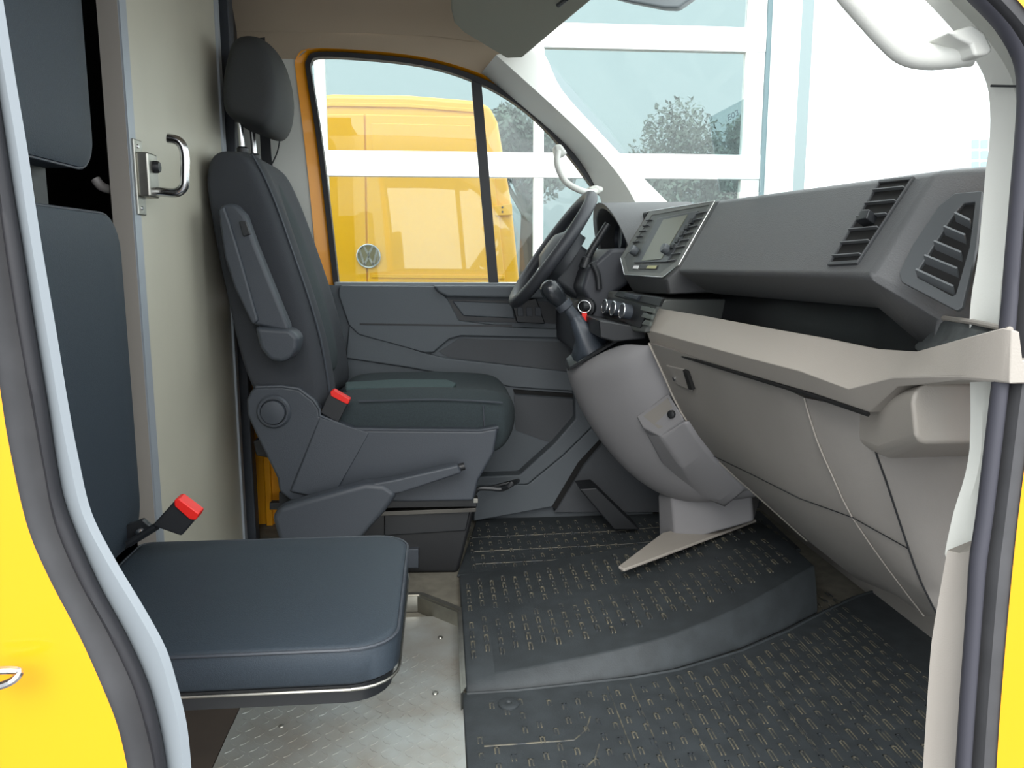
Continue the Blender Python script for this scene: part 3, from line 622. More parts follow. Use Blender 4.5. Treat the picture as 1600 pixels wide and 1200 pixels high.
upad('backrest', y_e2-.42, y_e2, ZP+.01, yz(120, 327)[1], .06)
yu, zu = yz(157, 270); upad('head_pad', yu-.42, yu-.01, zu, zu+.42, .05)
obj('seat_column', B().box(XB-.01, XP-.05, y_e2-.30, y_e2-.12, 0, 1.25), DKB, js, bev=.005)
obj('hinge_bracket', B().py([(150, 838), (222, 812), (240, 828), (180, 870)], Yf-.06, .012), DKB, js, bev=.002)
for x, y in ((219, 831), (181, 848)): obj('bolt', B().lathe(atY(x, y, Yf-.06), (0, -1, 0), [(.007, 0), (.006, .004), (.002, .006)], 12), CHR, js)
bu = obj('belt_buckle', B().py([(237, 822), (274, 781), (310, 806), (283, 838)], Yf-.09, .022), DKB, js, bev=.003)
obj('release_button', B().py([(272, 781), (279, 779), (311, 803), (306, 813), (296, 812), (272, 791)], Yf-.093, .028), RED, bu, bev=.002)
obj('buckle_stalk', B().tube(pY([(200, 850), (245, 822)], Yf-.08), .006, 8), DKB, js)

# =================================================================== BULKHEAD DOOR
bd = thing('bulkhead_door', (XB, 1.1, 0), 'cream panelled bulkhead door with steel lever handle between the seats', 'door')
yn = atX(222, 500, XB).y; yf_ = atX(364, 500, XB).y
obj('door_leaf', B().box(XB-.034, XB, yn, yf_, .02, 1.545), BULK, bd, bev=.002)
obj('edge_band', B().box(XB-.036, XB-.002, yn-.004, yn, .02, 1.545), BULKE, bd)
obj('edge_profile', B().box(XB-.002, XB+.0015, yn-.003, yn+.028, .02, 1.545), BULKT, bd)
obj('far_edge_profile', B().box(XB-.002, XB+.006, yf_-.02, yf_+.006, .02, 1.545), BULKT, bd, bev=.002)
def dY(px, py): p = atX(px, py, XB); return p.y, p.z
(ya, za), (yb_, zb) = dY(220, 222), dY(245, 340)
ya2 = dY(240, 280)[0]
lk = obj('lock_plate', B().box(XB+.001, XB+.006, yn+.006, yn+.045, zb, za), ALU, bd, bev=.002)
zc1, zc2 = dY(240, 248)[1], dY(245, 314)[1]
obj('lock_box', B().box(XB+.004, XB+.026, yn+.012, yn+.062, zc2, zc1), ALU, lk, bev=.004)
obj('lock_knob', B().lathe(V(XB+.026, yn+.04, (zc1*.7+zc2*.3)), (1, 0, 0), [(.011, 0), (.011, .006), (.009, .010), (.001, .011)], 20), DKB, lk)
for z in (za-.012, zb+.012): obj('screw', B().lathe(V(XB+.006, yn+.022, z), (1, 0, 0), [(.004, 0), (.003, .002)], 10), CHR, lk)
hY = yn+.045
hp = pY([(252, 300), (275, 301), (287, 292), (289, 275), (289, 245), (285, 228), (276, 219), (262, 216)], hY)
obj('lever_handle', B().tube(smoothpts([V(XB+.02, hY, hp[0].z)]+hp, 4), .0085, 12), CHR, lk)
hq = pY([(188, 297), (172, 296), (158, 291), (149, 280)], yn+.03)
obj('back_lever_handle', B().tube(smoothpts([V(XB-.034, yn+.03, hq[0].z)]+hq, 4), .0085, 12), mat('lit_steel', 'B5B0AC', .45, .25), bd)  # light put into the steel colour, since the lever would mirror black cargo
obj('back_lock_plate', B().box(XB-.042, XB-.034, yn+.006, yn+.045, zb, za), ALU, bd, bev=.002)

# =================================================================== DASHBOARD
D = thing('dashboard', (.6, .9, .2), 'two-tone dashboard with dark top pad and light grey shelf', 'dashboard')
def sec_u(Y, T, C, Dn=None):
    t = atY(*T, Y); c_ = atY(*C, Y); d = Dn if Dn is not None else c_+V(.055, 0, -.035)
    return [V(t.x+.34, Y, t.z-.03), V(t.x+.03, Y, t.z+.004), t, c_, d, V(d.x+.02, Y, d.z-.01), V(t.x+.12, Y, d.z-.002), V(t.x+.34, Y, d.z+.02)]
YR, YL = .25, .93
d1 = atY(1432, 545, .30)
U = [sec_u(.185, (1558, 263), (1535, 506), atY(1538, 514, .185)), sec_u(.21, (1520, 264), (1476, 500), atY(1452, 528, .21)),
     sec_u(.25, (1462, 268), (1358, 432), V(d1.x-.01, .25, d1.z)),
     ]
PF = plane(atY(1462, 268, .25), atY(1358, 432, .25), atY(1122, 314, .93))
def sec_l(t):
    T = atY(1462, 268, .25).lerp(atY(1122, 314, .93), t); C_ = atY(1358, 432, .25).lerp(onp(1058, 425, PF), t); k = min(1, t/.12); d = V(d1.x-.01, 0, d1.z).lerp(C_+V(.055, 0, -.035), k)
    return [V(T.x+.34, T.y, T.z-.03), V(T.x+.03, T.y, T.z+.004), T, C_, V(d.x, C_.y, d.z), V(d.x+.02, C_.y, d.z-.01), V(T.x+.12, T.y, d.z-.002), V(T.x+.34, T.y, d.z+.02)]
U += [sec_l(t) for t in (.12, .5, 1)]
obj('top_pad', B().loft(U), DK, D, bev=.012, seg=4)
PF = plane(atY(1462, 268, .25), atY(1358, 432, .25), atY(1122, 314, .93))
nF = PF[1]
# far part of the pad: centre stack housing
PS = plane(atY(1122, 314, .93), atY(1058, 425, .93), atY(985, 420, 1.22))
S2 = [sec_u(.93, (1122, 314), (1058, 425)), sec_u(1.22, (1012, 330), (972, 425), atY(985, 455, 1.22))]
st1 = [atY(1122, 313, .93), atY(1062, 418, .93), atY(1040, 436, .96), atY(1045, 460, .99)]
st2 = [atY(1014, 328, 1.22), atY(968, 402, 1.22), atY(974, 432, 1.22), atY(990, 458, 1.22)]
obj('centre_housing', B().loft([[a+V(.25, 0, 0)]+st+[a+V(.25, 0, -.18)] for st, a in ((st1, st1[0]), ([p.lerp(q, .5) for p, q in zip(st1, st2)], st1[0].lerp(st2[0], .5)), (st2, st2[0]))]), DK, D, bev=.006, seg=3)
PS = plane(st1[0], st1[1], st2[1])
nS = PS[1]
fr = pP([(1016, 331), (1119, 315), (1062, 415), (1037, 434), (977, 430), (971, 404)], PS)
inn = pP([(1020, 337), (1110, 321), (1060, 408), (1033, 428), (982, 425), (977, 404)], PS)
obj('stack_surround', B().ring(inn, fr, nS*.003), mat('surround_grey', '636562', .45), D)
obj('chrome_line', B().tube([p+nS*.003 for p in fr]+[fr[0]+nS*.003], .0008, 6, False), CHR, D)
fas = obj('centre_fascia', B().prism(inn, nS*.002), mat('fascia_plastic', '4B4E4C', .45), D)
rad = obj('radio', B().prism(pP([(1031, 343), (1094, 331), (1045, 411), (993, 412)], PS), nS*.006), mat('radio_black', '3A3D40', .35), D, bev=.001)
obj('radio_screen', B().prism(pP([(1040, 346), (1078, 338), (1037, 407), (1006, 410)], PS), nS*.0075), mat('screen_glass', '66675A', .3), rad)
for x, y in ((996, 395), (1046, 393)): obj('radio_knob', B().lathe(onp(x, y, PS), nS, [(.011, .004), (.011, .016), (.009, .020), (.001, .0205)], 20), mat('knob_grey', '44484C', .35), rad)
for k in range(5):
    x = 1062-k*.0+(-9*k)+12; y = 352+k*11
    obj('radio_key', B().prism(pP([(1083-k*7.5, 345+k*10), (1088-k*7.5, 344+k*10), (1085-k*7.5, 351+k*10), (1080-k*7.5, 352+k*10)], PS), nS*.009), DKB, rad)
obj('media_slot', B().prism(pP([(992, 416), (1030, 416), (1027, 422), (990, 421)], PS), nS*.004), DKB, D)
obj('media_label', B().prism(pP([(993, 416.5), (1001, 416.5), (999, 421.5), (991, 421)], PS), nS*.005), mat('white_tab', 'DADADA', .5), D)
obj('media_label', B().prism(pP([(1015, 416.5), (1029, 416.5), (1026, 421.5), (1012, 421)], PS), nS*.005), mat('olive_tab', 'A8A67A', .5), D)
def lerp2(a, b, t): return (a[0]+(b[0]-a[0])*t, a[1]+(b[1]-a[1])*t)
def vent(name, quad, pl, n, knob=None, lab=None, fw_=None, holeh=.001, sl=.007):
    # quad: top-left, top-right, bottom-right, bottom-left in the photograph, laid on the dash face plane
    tl, tr, br, bl_ = quad; nn = pl[1]
    hole = pP(quad, pl); v = obj(name, B().prism(hole, nn*holeh), BLK, D)
    c0 = sum(hole, V(0, 0, 0))/4
    outp = [p+(p-c0).normalized()*fw_ for p in hole] if fw_ else None
    if outp: obj('vent_frame', B().ring(hole, outp, nn*.004), mat('vent_frame', '3F4143', .45), v, bev=.001)
    for k in range(n):
        t = (k+.55)/n; a, b_ = onp(*lerp2(tl, bl_, t), pl), onp(*lerp2(tr, br, t), pl)
        dn = (onp(*bl_, pl)-onp(*tl, pl)).normalized()
        obj('slat', B().loft([[p+nn*.001, p+nn*.001+dn*.0015, p+nn*sl+dn*.0015, p+nn*sl] for p in (a, b_)]), mat('vent_slat', '606264', .5), v)
    if knob:
        p = onp(*knob, pl); u = (onp(*tr, pl)-onp(*tl, pl)).normalized(); d_ = (onp(*bl_, pl)-onp(*tl, pl)).normalized()
        obj('vent_tab', B().prism([p-u*.010-d_*.008, p+u*.008-d_*.008, p+u*.014+d_*.006, p-u*.010+d_*.010], nn*.016), DKB, v, bev=.002)
    return v
vent('air_vent', [(1376, 288), (1425, 283), (1343, 408), (1300, 411)], PF, 6, (1362, 345), fw_=.006)
vent('air_vent', [(1015, 341), (1024, 340), (994, 390), (984, 392)], PS, 6)
vent('air_vent', [(1094, 330), (1111, 326), (1056, 412), (1043, 414)], PS, 8)
# door-side vent on the turned corner face
PT = plane(atY(1462, 268, .25), atY(1358, 432, .25), atY(1520, 264, .21))
PT = (PT[0]+PT[1]*.002, PT[1])
hv = [(1505, 312), (1535, 312), (1506, 455), (1432, 432)]
fr_ = pP([(1494, 306), (1538, 302), (1529, 390), (1507, 484), (1498, 489), (1412, 444), (1408, 430), (1430, 385), (1470, 325)], PT)
fi_ = pP([(1509, 322), (1527, 320), (1518, 390), (1497, 463), (1491, 466), (1437, 437), (1436, 430), (1460, 392), (1490, 345)], PT)
vn_ = PT[1]
sv = obj('side_vent', B().prism(fi_, vn_*.001), BLK, D)
obj('vent_frame', B().ring(fi_, fr_, vn_*.006), mat('vent_frame2', '4A4D4F', .5), sv, bev=.0015)
for (x0, y0), (x1, y1) in (((1497, 340), (1521, 352)), ((1480, 361), (1513, 375)), ((1465, 384), (1507, 402)), ((1450, 406), (1501, 427)), ((1437, 428), (1495, 455))):
    a, b_ = onp(x0, y0, PT), onp(x1, y1, PT); dn = V(0, 0, -1)
    obj('slat', B().loft([[p+vn_*.001+dn*.006, p+vn_*.001+dn*.010, p+vn_*.011, p+vn_*.008+dn*-.003] for p in (a, b_)]), mat('vent_slat2', '55585A', .5), sv)

# light grey shelf band (extends to the door-side tray)
def lipsec(Y, T, M_, Bt, dep=.30):
    t, m_, b_ = atY(*T, Y), atY(*M_, Y), atY(*Bt, Y)
    return [V(t.x+dep, Y, t.z-.028), V(t.x+.014, Y, t.z-.028), V(t.x+.008, Y, t.z-.002), t, m_, b_, V(b_.x+.10, Y, b_.z), V(t.x+dep, Y, b_.z)]
LS = [lipsec(1.0, (1023, 481), (1009, 515), (1017, 538)), lipsec(.78, (1103, 494), (1080, 535), (1093, 562)), lipsec(.55, (1205, 513), (1172, 560), (1193, 592)), lipsec(.40, (1290, 528), (1250, 580), (1272, 615)),
      lipsec(.30, (1372, 545), (1325, 608), (1358, 644)), lipsec(.22, (1432, 549), (1395, 590), (1402, 604)), lipsec(.045, (1510, 527), (1500, 588), (1502, 594), .14), lipsec(-.018, (1566, 512), (1564, 596), (1568, 598), .05), lipsec(-.026, (1581, 515), (1578, 594), (1578, 600), .03)]
obj('shelf', B().loft(LS), PG, D, bev=.006, seg=3)
p = atY(1495, 500, .2)
tl_ = [atY(1440, 547, .235), atY(1508, 528, .075), atY(1560, 515, .004), atY(1570, 513, .012), atY(1476, 499, .20), atY(1430, 538, .28)]
obj('tray_liner', B().prism([p+V(0, 0, -.001) for p in tl_], (0, 0, -.004)), mat('liner', '4A4E4E', .8, var=.25, vscale=30), D)
obj('tray_rim', B().tube([atY(1474, 497, .21), atY(1520, 503, .10), atY(1578, 515, -.015)], .003, 8), PG, D)
obj('shelf_liner', B().loft([[V(s[2].x+.005, s[2].y, s[1].z+.002), V(s[0].x, s[0].y, s[0].z+.002), V(s[0].x, s[0].y, s[0].z), V(s[2].x+.005, s[2].y, s[1].z)] for s in LS[:6]]), BLK, D)
obj('recess_back', B().loft([[V(s[2].x+.13, s[2].y, s[1].z), V(s[2].x+.15, s[2].y, s[1].z+.12), V(s[2].x+.17, s[2].y, s[1].z+.12), V(s[2].x+.17, s[2].y, s[1].z)] for s in LS[:6]]), DKB, D)
# door-side bottle holder
ch = [(1367, 640), (1372, 625), (1410, 605), (1450, 594), (1552, 600), (1534, 698), (1520, 712), (1386, 716), (1372, 700)]
hA, hB = pY(ch, .215), pY([(1389, 640), (1393, 624), (1420, 606), (1456, 596), (1552, 600), (1532, 690), (1516, 704), (1400, 706), (1390, 695)], .15)
hA = pY([(1367, 640), (1372, 625), (1400, 612), (1552, 612), (1532, 712), (1386, 716), (1372, 702)], .33)
hB = pY([(1424, 630), (1428, 612), (1445, 598), (1552, 598), (1528, 692), (1442, 694), (1430, 684)], .17)
obj('bottle_holder', B().loft([[p+V(0, .1, 0) for p in hA], hA, hB]), PG, D, bev=.012, seg=4)
# lower dash
def curve(pts, Y): return smoothpts(pY(pts, Y), 2)
lows = [curve([(1015, 536), (1040, 590), (1066, 645), (1115, 712), (1190, 780), (1262, 845)], .97),
        curve([(1100, 562), (1128, 640), (1150, 705), (1200, 775), (1270, 850), (1340, 905)], .76),
        curve([(1190, 590), (1212, 660), (1236, 745), (1270, 810), (1340, 880), (1400, 930)], .56),
        curve([(1258, 622), (1277, 685), (1305, 750), (1333, 808), (1390, 890), (1445, 962)], .45),
        curve([(1358, 642), (1364, 690), (1385, 750), (1420, 856), (1440, 910), (1466, 962)], .36),
        curve([(1400, 640), (1420, 690), (1440, 750), (1455, 840), (1475, 900), (1500, 950)], .345),
        curve([(1560, 640), (1550, 690), (1540, 750), (1530, 840), (1530, 900), (1530, 950)], .33)]
secs = [[*l, V(l[-1].x+.25, l[-1].y, l[-1].z+.02), V(l[0].x+.35, l[0].y, l[0].z-.01)] for l in lows]
obj('lower_fascia', B().loft(secs), PGL, D, ang=60)
def along(l, off=.0035): return [p+V(-off, -off*.3, 0) for p in l]
obj('panel_seam', B().tube(along(lows[3], .002), .0013, 6), PG, D)  # paler tube puts the highlight along the lid seam into the colour
obj('panel_edge', B().tube(along(lows[4], .001), .0014, 6), DKB, D)
obj('panel_seam', B().tube(along(lows[0], .002), .0022, 6), PG, D)
sm = [lows[1][5], lows[2][5], lows[3][6]]
obj('panel_joint', B().tube([lows[0][6]+V(-.002, -.002, 0), lows[1][5]+V(-.002, -.002, 0), lows[2][5]+V(-.002, -.002, 0), lows[3][6]+V(-.002, -.002, 0), lows[4][6]+V(-.003, -.002, 0)], .0009, 6), DKB, D)
obj('shelf_gap', B().tube([s[5]+V(-.001, 0, -.003) for s in LS[:5]], .0035, 6), BLK, D)
# glovebox catch
PLc = plane(lows[0][2], lows[1][0], lows[1][3])
ctc = obj('glovebox_latch', B().prism(pP([(1044, 569), (1072, 576), (1085, 610), (1062, 600)], PLc), PLc[1]*.006), PGL, D, bev=.002)
obj('latch_opening', B().prism(pP([(1072, 576), (1078, 579), (1087, 607), (1081, 606)], PLc), PLc[1]*.008), BLK, ctc)
obj('latch_lock', B().lathe(onp(1058, 590, PLc), PLc[1], [(.005, .004), (.005, .009), (.001, .009)], 14), CHR, ctc)
# climate panel
PH = plane(atY(946, 490, 1.26), atY(1037, 484, .99), atY(1008, 517, .98))
obj('climate_body', B().loft([[atY(950, 455, 1.24), atY(943, 500, 1.24), atY(950, 512, 1.24), atY(950, 512, 1.24)+V(.2, 0, 0), atY(950, 455, 1.24)+V(.2, 0, 0)], [atY(1040, 468, .98), atY(1022, 482, .98), atY(1006, 520, .98), atY(1006, 520, .98)+V(.2, 0, 0), atY(1040, 468, .98)+V(.2, 0, 0)]]), mat('climate_plastic', '4D504E', .5), D, bev=.004)
PH = plane(atY(950, 462, 1.24), atY(943, 500, 1.24), atY(1010, 512, .98))
cpn = obj('climate_panel', B().prism(pP([(953, 464), (1018, 480), (1002, 513), (944, 492), (946, 474)], PH), PH[1]*.004), DKB, D, bev=.001)
for x, y in ((959, 481), (972, 484), (987, 488)):
    c_ = onp(x, y, PH); k_ = obj('dial', B().lathe(c_, PH[1], [(.017, .003), (.017, .022), (.014, .025), (.001, .025)], 24), SPL, cpn)
    ax = PH[1].normalized(); u = ax.orthogonal().normalized(); v = ax.cross(u)
    obj('dial_ring', B().tube([c_+ax*.024+(u*math.cos(t)+v*math.sin(t))*.0165 for t in [i*math.pi/12 for i in range(25)]], .0016, 6, False), CHR, k_)
for q in range(3):
    obj('climate_key', B().prism(pP([(1006+q*3-0, 478+q*11), (1026-q*3, 483+q*10), (1024-q*3, 490+q*10), (1004+q*1, 485+q*11)], PH), PH[1]*.006), mat('key_grey', '5A605C', .5), cpn, bev=.001)
obj('switch_bank', B().prism(pP([(970, 455), (1040, 466), (1034, 480), (962, 463)], PH), PH[1]*.006), DKB, D, bev=.002)
obj('bank_switch', B().prism(pP([(983, 459), (1006, 463), (1002, 470), (981, 465)], PH), PH[1]*.011), SPL, D, bev=.002)
# instrument hood and column side
hx0 = atY(955, 345, 1.27).x; hz = atY(985, 317, 1.45).z; secs = []
for k in range(19):
    t = math.pi*k/18; cy_, cz_ = math.cos(t), math.sin(t)
    def hp_(X, sh): return V(X, 1.45+(.20-sh)*cy_, hz-.15+(.15-sh)*cz_)
    xr = hx0+.05*(1-cz_)
    secs.append([hp_(xr, 0), hp_(xr+.24, -.004), hp_(xr+.24, .03), hp_(xr+.01, .016)])
obj('instrument_hood', B().loft(secs), DK, D, bev=.003)
obj('instrument_cluster', B().box(hx0+.09, hx0+.2, 1.28, 1.62, hz-.25, hz-.03), DKB, D, bev=.01)
for cy_ in (1.36, 1.54): obj('gauge', B().lathe(V(hx0+.09, cy_, hz-.09), (-1, 0, 0), [(.045, 0), (.045, .012), (.04, .014), (.038, .004), (.001, .004)], 28), SPL, D)
obj('driver_side_fascia', B().py([(1015, 385), (1020, 420), (960, 460), (950, 520), (935, 560), (905, 556), (905, 500), (918, 468), (908, 452), (918, 420), (935, 405), (955, 388)], 1.26, .42), mat('fascia_dark', '303238', .55, grain=.2), D, bev=.012, seg=3)
obj('far_fascia_end', B().py([(900, 460), (945, 430), (1040, 440), (1040, 600), (905, 600)], 1.62, .06), DP2, D, bev=.01)

obj('dash_core', B().box(.80, .96, .12, 1.66, .42, .80), BLK, D)
obj('dash_core_upper', B().box(.62, .72, .95, 1.66, .45, .80), BLK, D)
obj('climate_skirt', B().py([(936, 500), (1012, 512), (1010, 530), (960, 534), (938, 528)], 1.06, .25), DKB, D, bev=.004)
# console with gear lever
sil = [(884, 577), (890, 600), (902, 632), (922, 668), (948, 705), (985, 745), (1030, 774), (1075, 782)]
seam = [(1000, 552), (1012, 575), (1030, 612), (1052, 645), (1085, 690), (1120, 730), (1160, 765), (1180, 785)]
secs = []
for k, ((x, y), (x2, y2)) in enumerate(zip(sil, seam)):
    r0 = atY(x, y, 1.25); f0 = atY(x2, y2, 1.0); m1 = atY(x+(x2-x)*.10, y+(y2-y)*.10+(8 if k > 0 else 12), 1.19); m2 = atY(x+(x2-x)*.52, y+(y2-y)*.52+8, 1.085)
    secs.append([f0+V(.15, 0, .02), f0, m2, m1, r0, V(r0.x+.005, 1.30, r0.z), V(r0.x+.06, 1.36, r0.z), V(r0.x+.30, 1.38, r0.z)])
tp = [V(p.x+.03, p.y, p.z+.035) for p in secs[0]]
secs = [[atY(1005, 547, 1.0)+V(.15, 0, .02), atY(1000, 543, 1.0), atY(976, 530, 1.08), atY(900, 572, 1.19), atY(888, 574, 1.25), atY(886, 570, 1.30), atY(920, 540, 1.36), atY(1000, 540, 1.38)]]+secs
cob = obj('console_body', B().loft([secs[0]]+secs), CONS, D, sub=2); co = cob
# storage pocket
PKt = plane(atY(995, 652, 1.07), atY(1060, 640, .97), atY(1028, 680, 1.02))
pk = obj('pocket_tray', B().prism([atY(994, 650, 1.07), atY(1044, 614, 1.0), atY(1066, 650, .96), atY(1068, 655, .955), atY(1031, 682, 1.01), atY(1004, 668, 1.05)], (.05, .05, -.06)), CONS, co, bev=.004)
pkp = plane(atY(994, 650, 1.07), atY(1044, 614, 1.0), atY(1031, 682, 1.01))
obj('pocket_hollow', B().prism(pP([(1006, 650), (1044, 622), (1060, 652), (1030, 670)], pkp), pkp[1]*.002), PGL, pk)
obj('power_socket', B().lathe(onp(1052, 647, pkp), pkp[1], [(.009, .001), (.009, .010), (.006, .012), (.001, .012)], 16), DKB, pk)
pw = [[atY(*p, Y) for p, Y in l] for l in ([((996, 655), 1.07), ((1031, 684), 1.01), ((1068, 655), .955)], [((1030, 720), 1.08), ((1065, 730), 1.02), ((1105, 705), .96)], [((1090, 778), 1.12), ((1130, 785), 1.04), ((1160, 765), .98)], )]
obj('pocket_front', B().loft([[a, b_, c_, c_+V(.12, .02, 0), a+V(.12, .05, 0)] for a, b_, c_ in pw]), CONS, co, bev=.01, seg=3)
obj('console_foot', B().loft([[atY(1028, 772, 1.28), atY(1048, 775, 1.20), atY(1175, 775, 1.12), atY(1175, 775, 1.12)+V(.1, .2, 0), atY(1028, 772, 1.28)+V(.1, .12, 0)], [atY(1030, 842, 1.30), atY(1056, 850, 1.22), atY(1178, 815, 1.14), atY(1178, 815, 1.14)+V(.1, .2, 0), atY(1030, 842, 1.30)+V(.1, .12, 0)]]), CONS, co, bev=.008, seg=3)
obj('foot_flange', B().prism([atZ(966, 884, .10), atZ(1035, 832, .10), atZ(1165, 800, .11), atZ(1182, 812, .11), atZ(1080, 850, .105), atZ(975, 889, .10)], (0, 0, -.008)), PG, co, bev=.003)
gl = thing('gear_lever', atY(925, 560, 1.22), 'black gear lever with creased leather gaiter on the console', 'gear lever')
obj('gaiter_frame', B().ring([atY(900, 572, 1.19), atY(893, 566, 1.26), atY(925, 536, 1.32), atY(963, 531, 1.14)], [atY(887, 580, 1.18), atY(882, 566, 1.28), atY(925, 526, 1.36), atY(978, 527, 1.10)], (0.004, 0, .010)), DKB, gl, bev=.002)
gb = [(atY(928, 556, 1.22), .062), (atY(926, 545, 1.22), .048), (atY(920, 528, 1.22), .036), (atY(910, 512, 1.22), .025), (atY(903, 500, 1.22), .018), (atY(898, 490, 1.22), .019)]
b = B(); secs = []
for k, (c_, r_) in enumerate(gb):
    secs.append([c_+V(math.cos(t)*r_*(1+.18*math.sin(3*t+k*1.3)), math.sin(t)*r_*(1+.18*math.cos(4*t+k)), .012*math.sin(5*t+k)*(k < 3)+(-.035*math.cos(t) if k == 0 else 0)*-1) for t in [i*2*math.pi/20 for i in range(20)]])
obj('gaiter', b.loft(secs), mat('leather', '3A414A', .45, grain=.3), gl, sub=1)
obj('lever_shaft', B().tube(pY([(900, 498), (880, 472)], 1.22), [.015, .013], 14), SPL, gl)
obj('shaft_collar', B().tube(pY([(885, 482), (878, 473)], 1.22), [.021, .021], 16), SPL, gl, bev=.002)
kn = pY([(882, 480), (877, 474), (868, 462), (858, 450), (852, 443), (850, 440)], 1.22)
obj('gear_knob', B().tube(kn, [.012, .017, .0255, .027, .019, .006], 20), mat('knob_gloss', '24272B', .22), gl, sub=1)

# steering wheel
sw_c = (atY(926, 301, 1.45)+atY(800, 478, 1.45))/2
swt = thing('steering_wheel', sw_c, 'black steering wheel tilted towards the driver seat', 'steering wheel')
td = (atY(926, 301, 1.45)-atY(800, 478, 1.45)); Rw = td.length/2-.014; td.normalize(); nY = V(0, 1, 0); ax = td.cross(nY)
if ax.x > 0: ax = -ax
def onw(r, t, h=0): return sw_c+td*math.cos(t)*r+nY*math.sin(t)*r+ax*h
obj('rim', B().tube([onw(Rw, i*2*math.pi/48) for i in range(49)], .0165, 14, False), mat('wheel_leather', '33353A', .5, grain=.3), swt)
hub = [onw(r, t, h) for r, t, h in ()]
hubp = [onw(.085 if abs(math.sin(t)) > .5 else .075, t, -.02) for t in [i*2*math.pi/24 for i in range(24)]]
obj('hub', B().loft([[p-ax*.03 for p in hubp], hubp, [sw_c+(p-sw_c)*.9+ax*.012 for p in hubp], [sw_c+(p-sw_c)*.5+ax*.026 for p in hubp]]), mat('hub_plastic', '34373C', .5), swt, ang=50)
for t, wd in ((math.pi/2, .03), (-math.pi/2, .03), (math.pi, .022)):
    side = onw(1, t+math.pi/2)-sw_c
    sp = obj('spoke', B().loft([[onw(r, t, h)-side*wd, onw(r, t, h)+side*wd, onw(r, t, h-.018)+side*wd, onw(r, t, h-.018)-side*wd] for r, h in ((.06, -.002), (.11, -.006), (Rw, .002))]), ALU if abs(math.sin(t)) > .5 else DKB, swt, bev=.004)
obj('wheel_badge', B().lathe(sw_c+ax*.006, ax, [(.02, 0), (.02, .004), (.016, .005), (.001, .005)], 24), ALU, swt)
# column, stalk, key
cl = thing('steering_column', sw_c-ax*.15, 'dark plastic shroud behind the steering wheel', 'steering column')
c0, c1 = sw_c-ax*.04, sw_c-ax*.22
obj('column_shroud', B().loft([[c+td*.05+nY*k for k in (-.06, .06)]+[c-td*.07+nY*k for k in (.06, -.06)] for c in (c0, c1)]), mat('shroud', '2B2E33', .5, grain=.2), cl, bev=.015, seg=3)
obj('control_stalk', B().tube(smoothpts(pY([(914, 412), (922, 395), (936, 372), (950, 350)], 1.33), 3), [.010]*10, 10), DKB, cl)
obj('stalk_tip', B().tube(pY([(912, 420), (918, 402)], 1.33), [.016, .013], 12), DKB, cl, bev=.003)
obj('phone_cradle_arm', B().tube(smoothpts(pY([(925, 410), (934, 430), (936, 452)], 1.25), 3), .008, 10), DKB, cl)
ky = thing('ignition_key', atY(913, 515, 1.235), 'ignition key with steel ring and red tag in the dashboard lock', 'key')
obj('ignition_lock', B().lathe(atY(918, 480, 1.262), V(-.6, -.8, 0), [(.024, 0), (.024, .012), (.018, .014), (.017, .006), (.001, .006)], 24), DKB, ky)
obj('key_head', B().tube(pY([(921, 479), (911, 479)], 1.24), [.011, .013], 12), DKB, ky, bev=.002)
kc = atY(913, 479, 1.225)
obj('key_ring', B().tube([kc+V(math.cos(t)*.0155, 0.003*math.sin(t), math.sin(t)*.0145) for t in [i*math.pi/12 for i in range(25)]], .0014, 6, False), CHR, ky)
obj('key_tag', B().py([(909, 487), (917, 487), (918, 516), (910, 516)], 1.222, .003), RED, ky, bev=.001)

fm = glassmat('reflection_film', (.86, .92, .93), .11)  # film and print stand in for a paper's reflection in the windscreen
pwp = plane(atY(1107, 183, .9), atY(1190, 150, .8), atY(1150, 292, .8))
fl = tag(obj('paper_reflection', B().prism(pP([(1107, 184), (1190, 140), (1187, 300), (1124, 300)], pwp), (.002, 0, 0)), fm), 'translucent pale film standing for a paper sheet reflected in the windscreen above the dashboard', 'paper reflection')
tc_ = bpy.data.curves.new('print', 'FONT'); tc_.body = 'E03'; tc_.size = .018; tc_.extrude = .0002
tm = bpy.data.objects.new('print', tc_); bpy.context.collection.objects.link(tm); tc_.materials.append(mat('print_grey', '6F8088', .8)); tm.parent = fl
tu = (onp(1156, 176, pwp)-onp(1137, 187, pwp)).normalized(); tn = pwp[1]; tv = tn.cross(tu)
mw = Matrix.Translation(onp(1138, 190, pwp)+tn*.002-fl.location) @ Matrix((tu, tv, tn)).transposed().to_4x4(); me_ = bpy.data.meshes.new_from_object(tm); me_.materials.clear(); me_.materials.append(MATS['print_grey']); bpy.data.objects.remove(tm)
tm = bpy.data.objects.new('print', me_); bpy.context.collection.objects.link(tm); tm.parent = fl; tm.matrix_local = mw

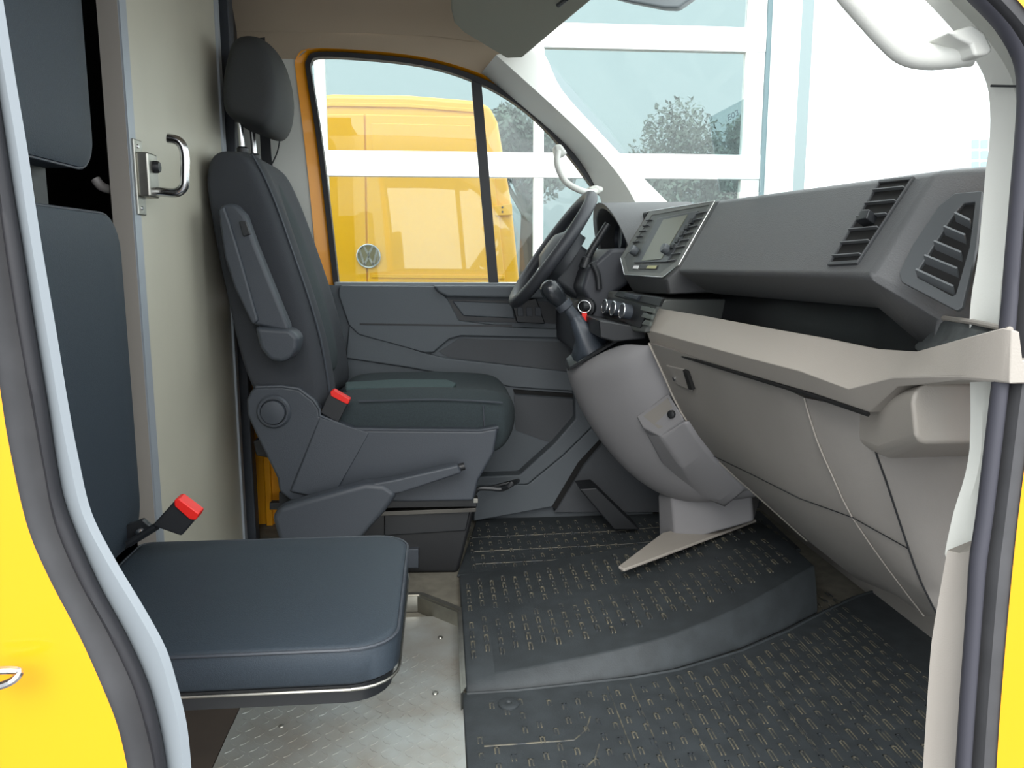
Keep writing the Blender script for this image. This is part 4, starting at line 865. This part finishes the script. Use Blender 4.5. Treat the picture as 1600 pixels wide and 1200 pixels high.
# =================================================================== OVERHEAD
def grab(name, path, r, label, pads):
    t = thing(name, path[0], label, 'handle')
    obj('grip', B().tube(smoothpts(path, 5), r, 12), PW, t)
    for p in pads: obj('mounting', B().prism(p[0], p[1]), PW, t, bev=.008, seg=3)
    return t
g = [atY(1300, -45, .06), atY(1345, 8, .06), atY(1392, 60, .06), atY(1420, 82, .06), atY(1460, 88, .055), atY(1520, 82, .045)]
grab('grab_handle', g, .0125, 'pale plastic grab handle on the right windscreen pillar', [(pY([(1482, 50), (1522, 38), (1540, 50), (1553, 78), (1545, 86), (1524, 88), (1518, 70), (1500, 62)], .02), (0, .035, 0))])
g = [atY(872, 236, 1.56), atY(871, 258, 1.55), atY(884, 284, 1.55), (atY(908, 298, 1.55)), atY(925, 300, 1.57), atY(938, 296, 1.62)]
grab('grab_handle', g, .009, 'small pale grab handle on the pillar beyond the steering wheel', [(pY([(866, 226), (877, 224), (888, 240), (876, 246), (868, 242)], 1.58), (0, .05, 0)), (pY([(918, 293), (934, 288), (944, 298), (930, 306)], 1.58), (0, .05, 0))])
vz = thing('sun_visor', atY(790, 60, 1.45), 'grey green sun visor folded up against the headliner', 'sun visor')
q = [atY(707, 30, 1.46), atY(722, 50, 1.52), atY(795, 93, 1.58), atY(815, 92, 1.585), atY(925, 0, 1.22), atY(960, -60, 1.05), atY(700, -60, 1.16), atY(700, -10, 1.30)]
pv = plane(q[0], q[2], q[4])
qq = [onp(x, y, pv) for x, y in ((704, 15), (709, 36), (724, 51), (792, 92), (816, 91), (925, 0), (990, -60), (703, -60))]
obj('visor_board', B().prism(qq, -pv[1]*.018), VIS, vz, bev=.006, seg=3)
obj('visor_clip', B().tube([onp(872, 8, pv), onp(885, -2, pv)], .006, 8), DKB, vz)
rv = thing('overhead_housing', atY(1020, 0, .95), 'grey plastic housing hanging at the top of the windscreen', 'housing')
obj('housing_shell', B().loft([pY([(930, -60), (955, -2), (985, 6), (1040, 17), (1062, 18), (1090, -2), (1110, -60)], 1.0), pY([(930, -60), (958, -4), (987, 4), (1038, 13), (1060, 13), (1085, -5), (1110, -60)], .85)]), mat('housing_grey', '7B8285', .5), rv, bev=.006, seg=3)
# cable hanging beside the belt pillar
tag(obj('seat_belt', B().loft([[atY(x, y, 1.66), atY(x+16, y-2, 1.66), atY(x+16, y-2, 1.662), atY(x, y, 1.662)] for x, y in ((398, 60), (402, 150), (408, 245), (418, 330))]), DKB), 'black seat belt webbing hanging behind the driver headrest', 'seat belt')
tag(obj('cable', B().tube(smoothpts(pY([(436, 175), (438, 205), (434, 235), (424, 258)], 1.69), 4), .002, 6), DKB), 'thin grey cable hanging on the pillar right of the headrest', 'cable')
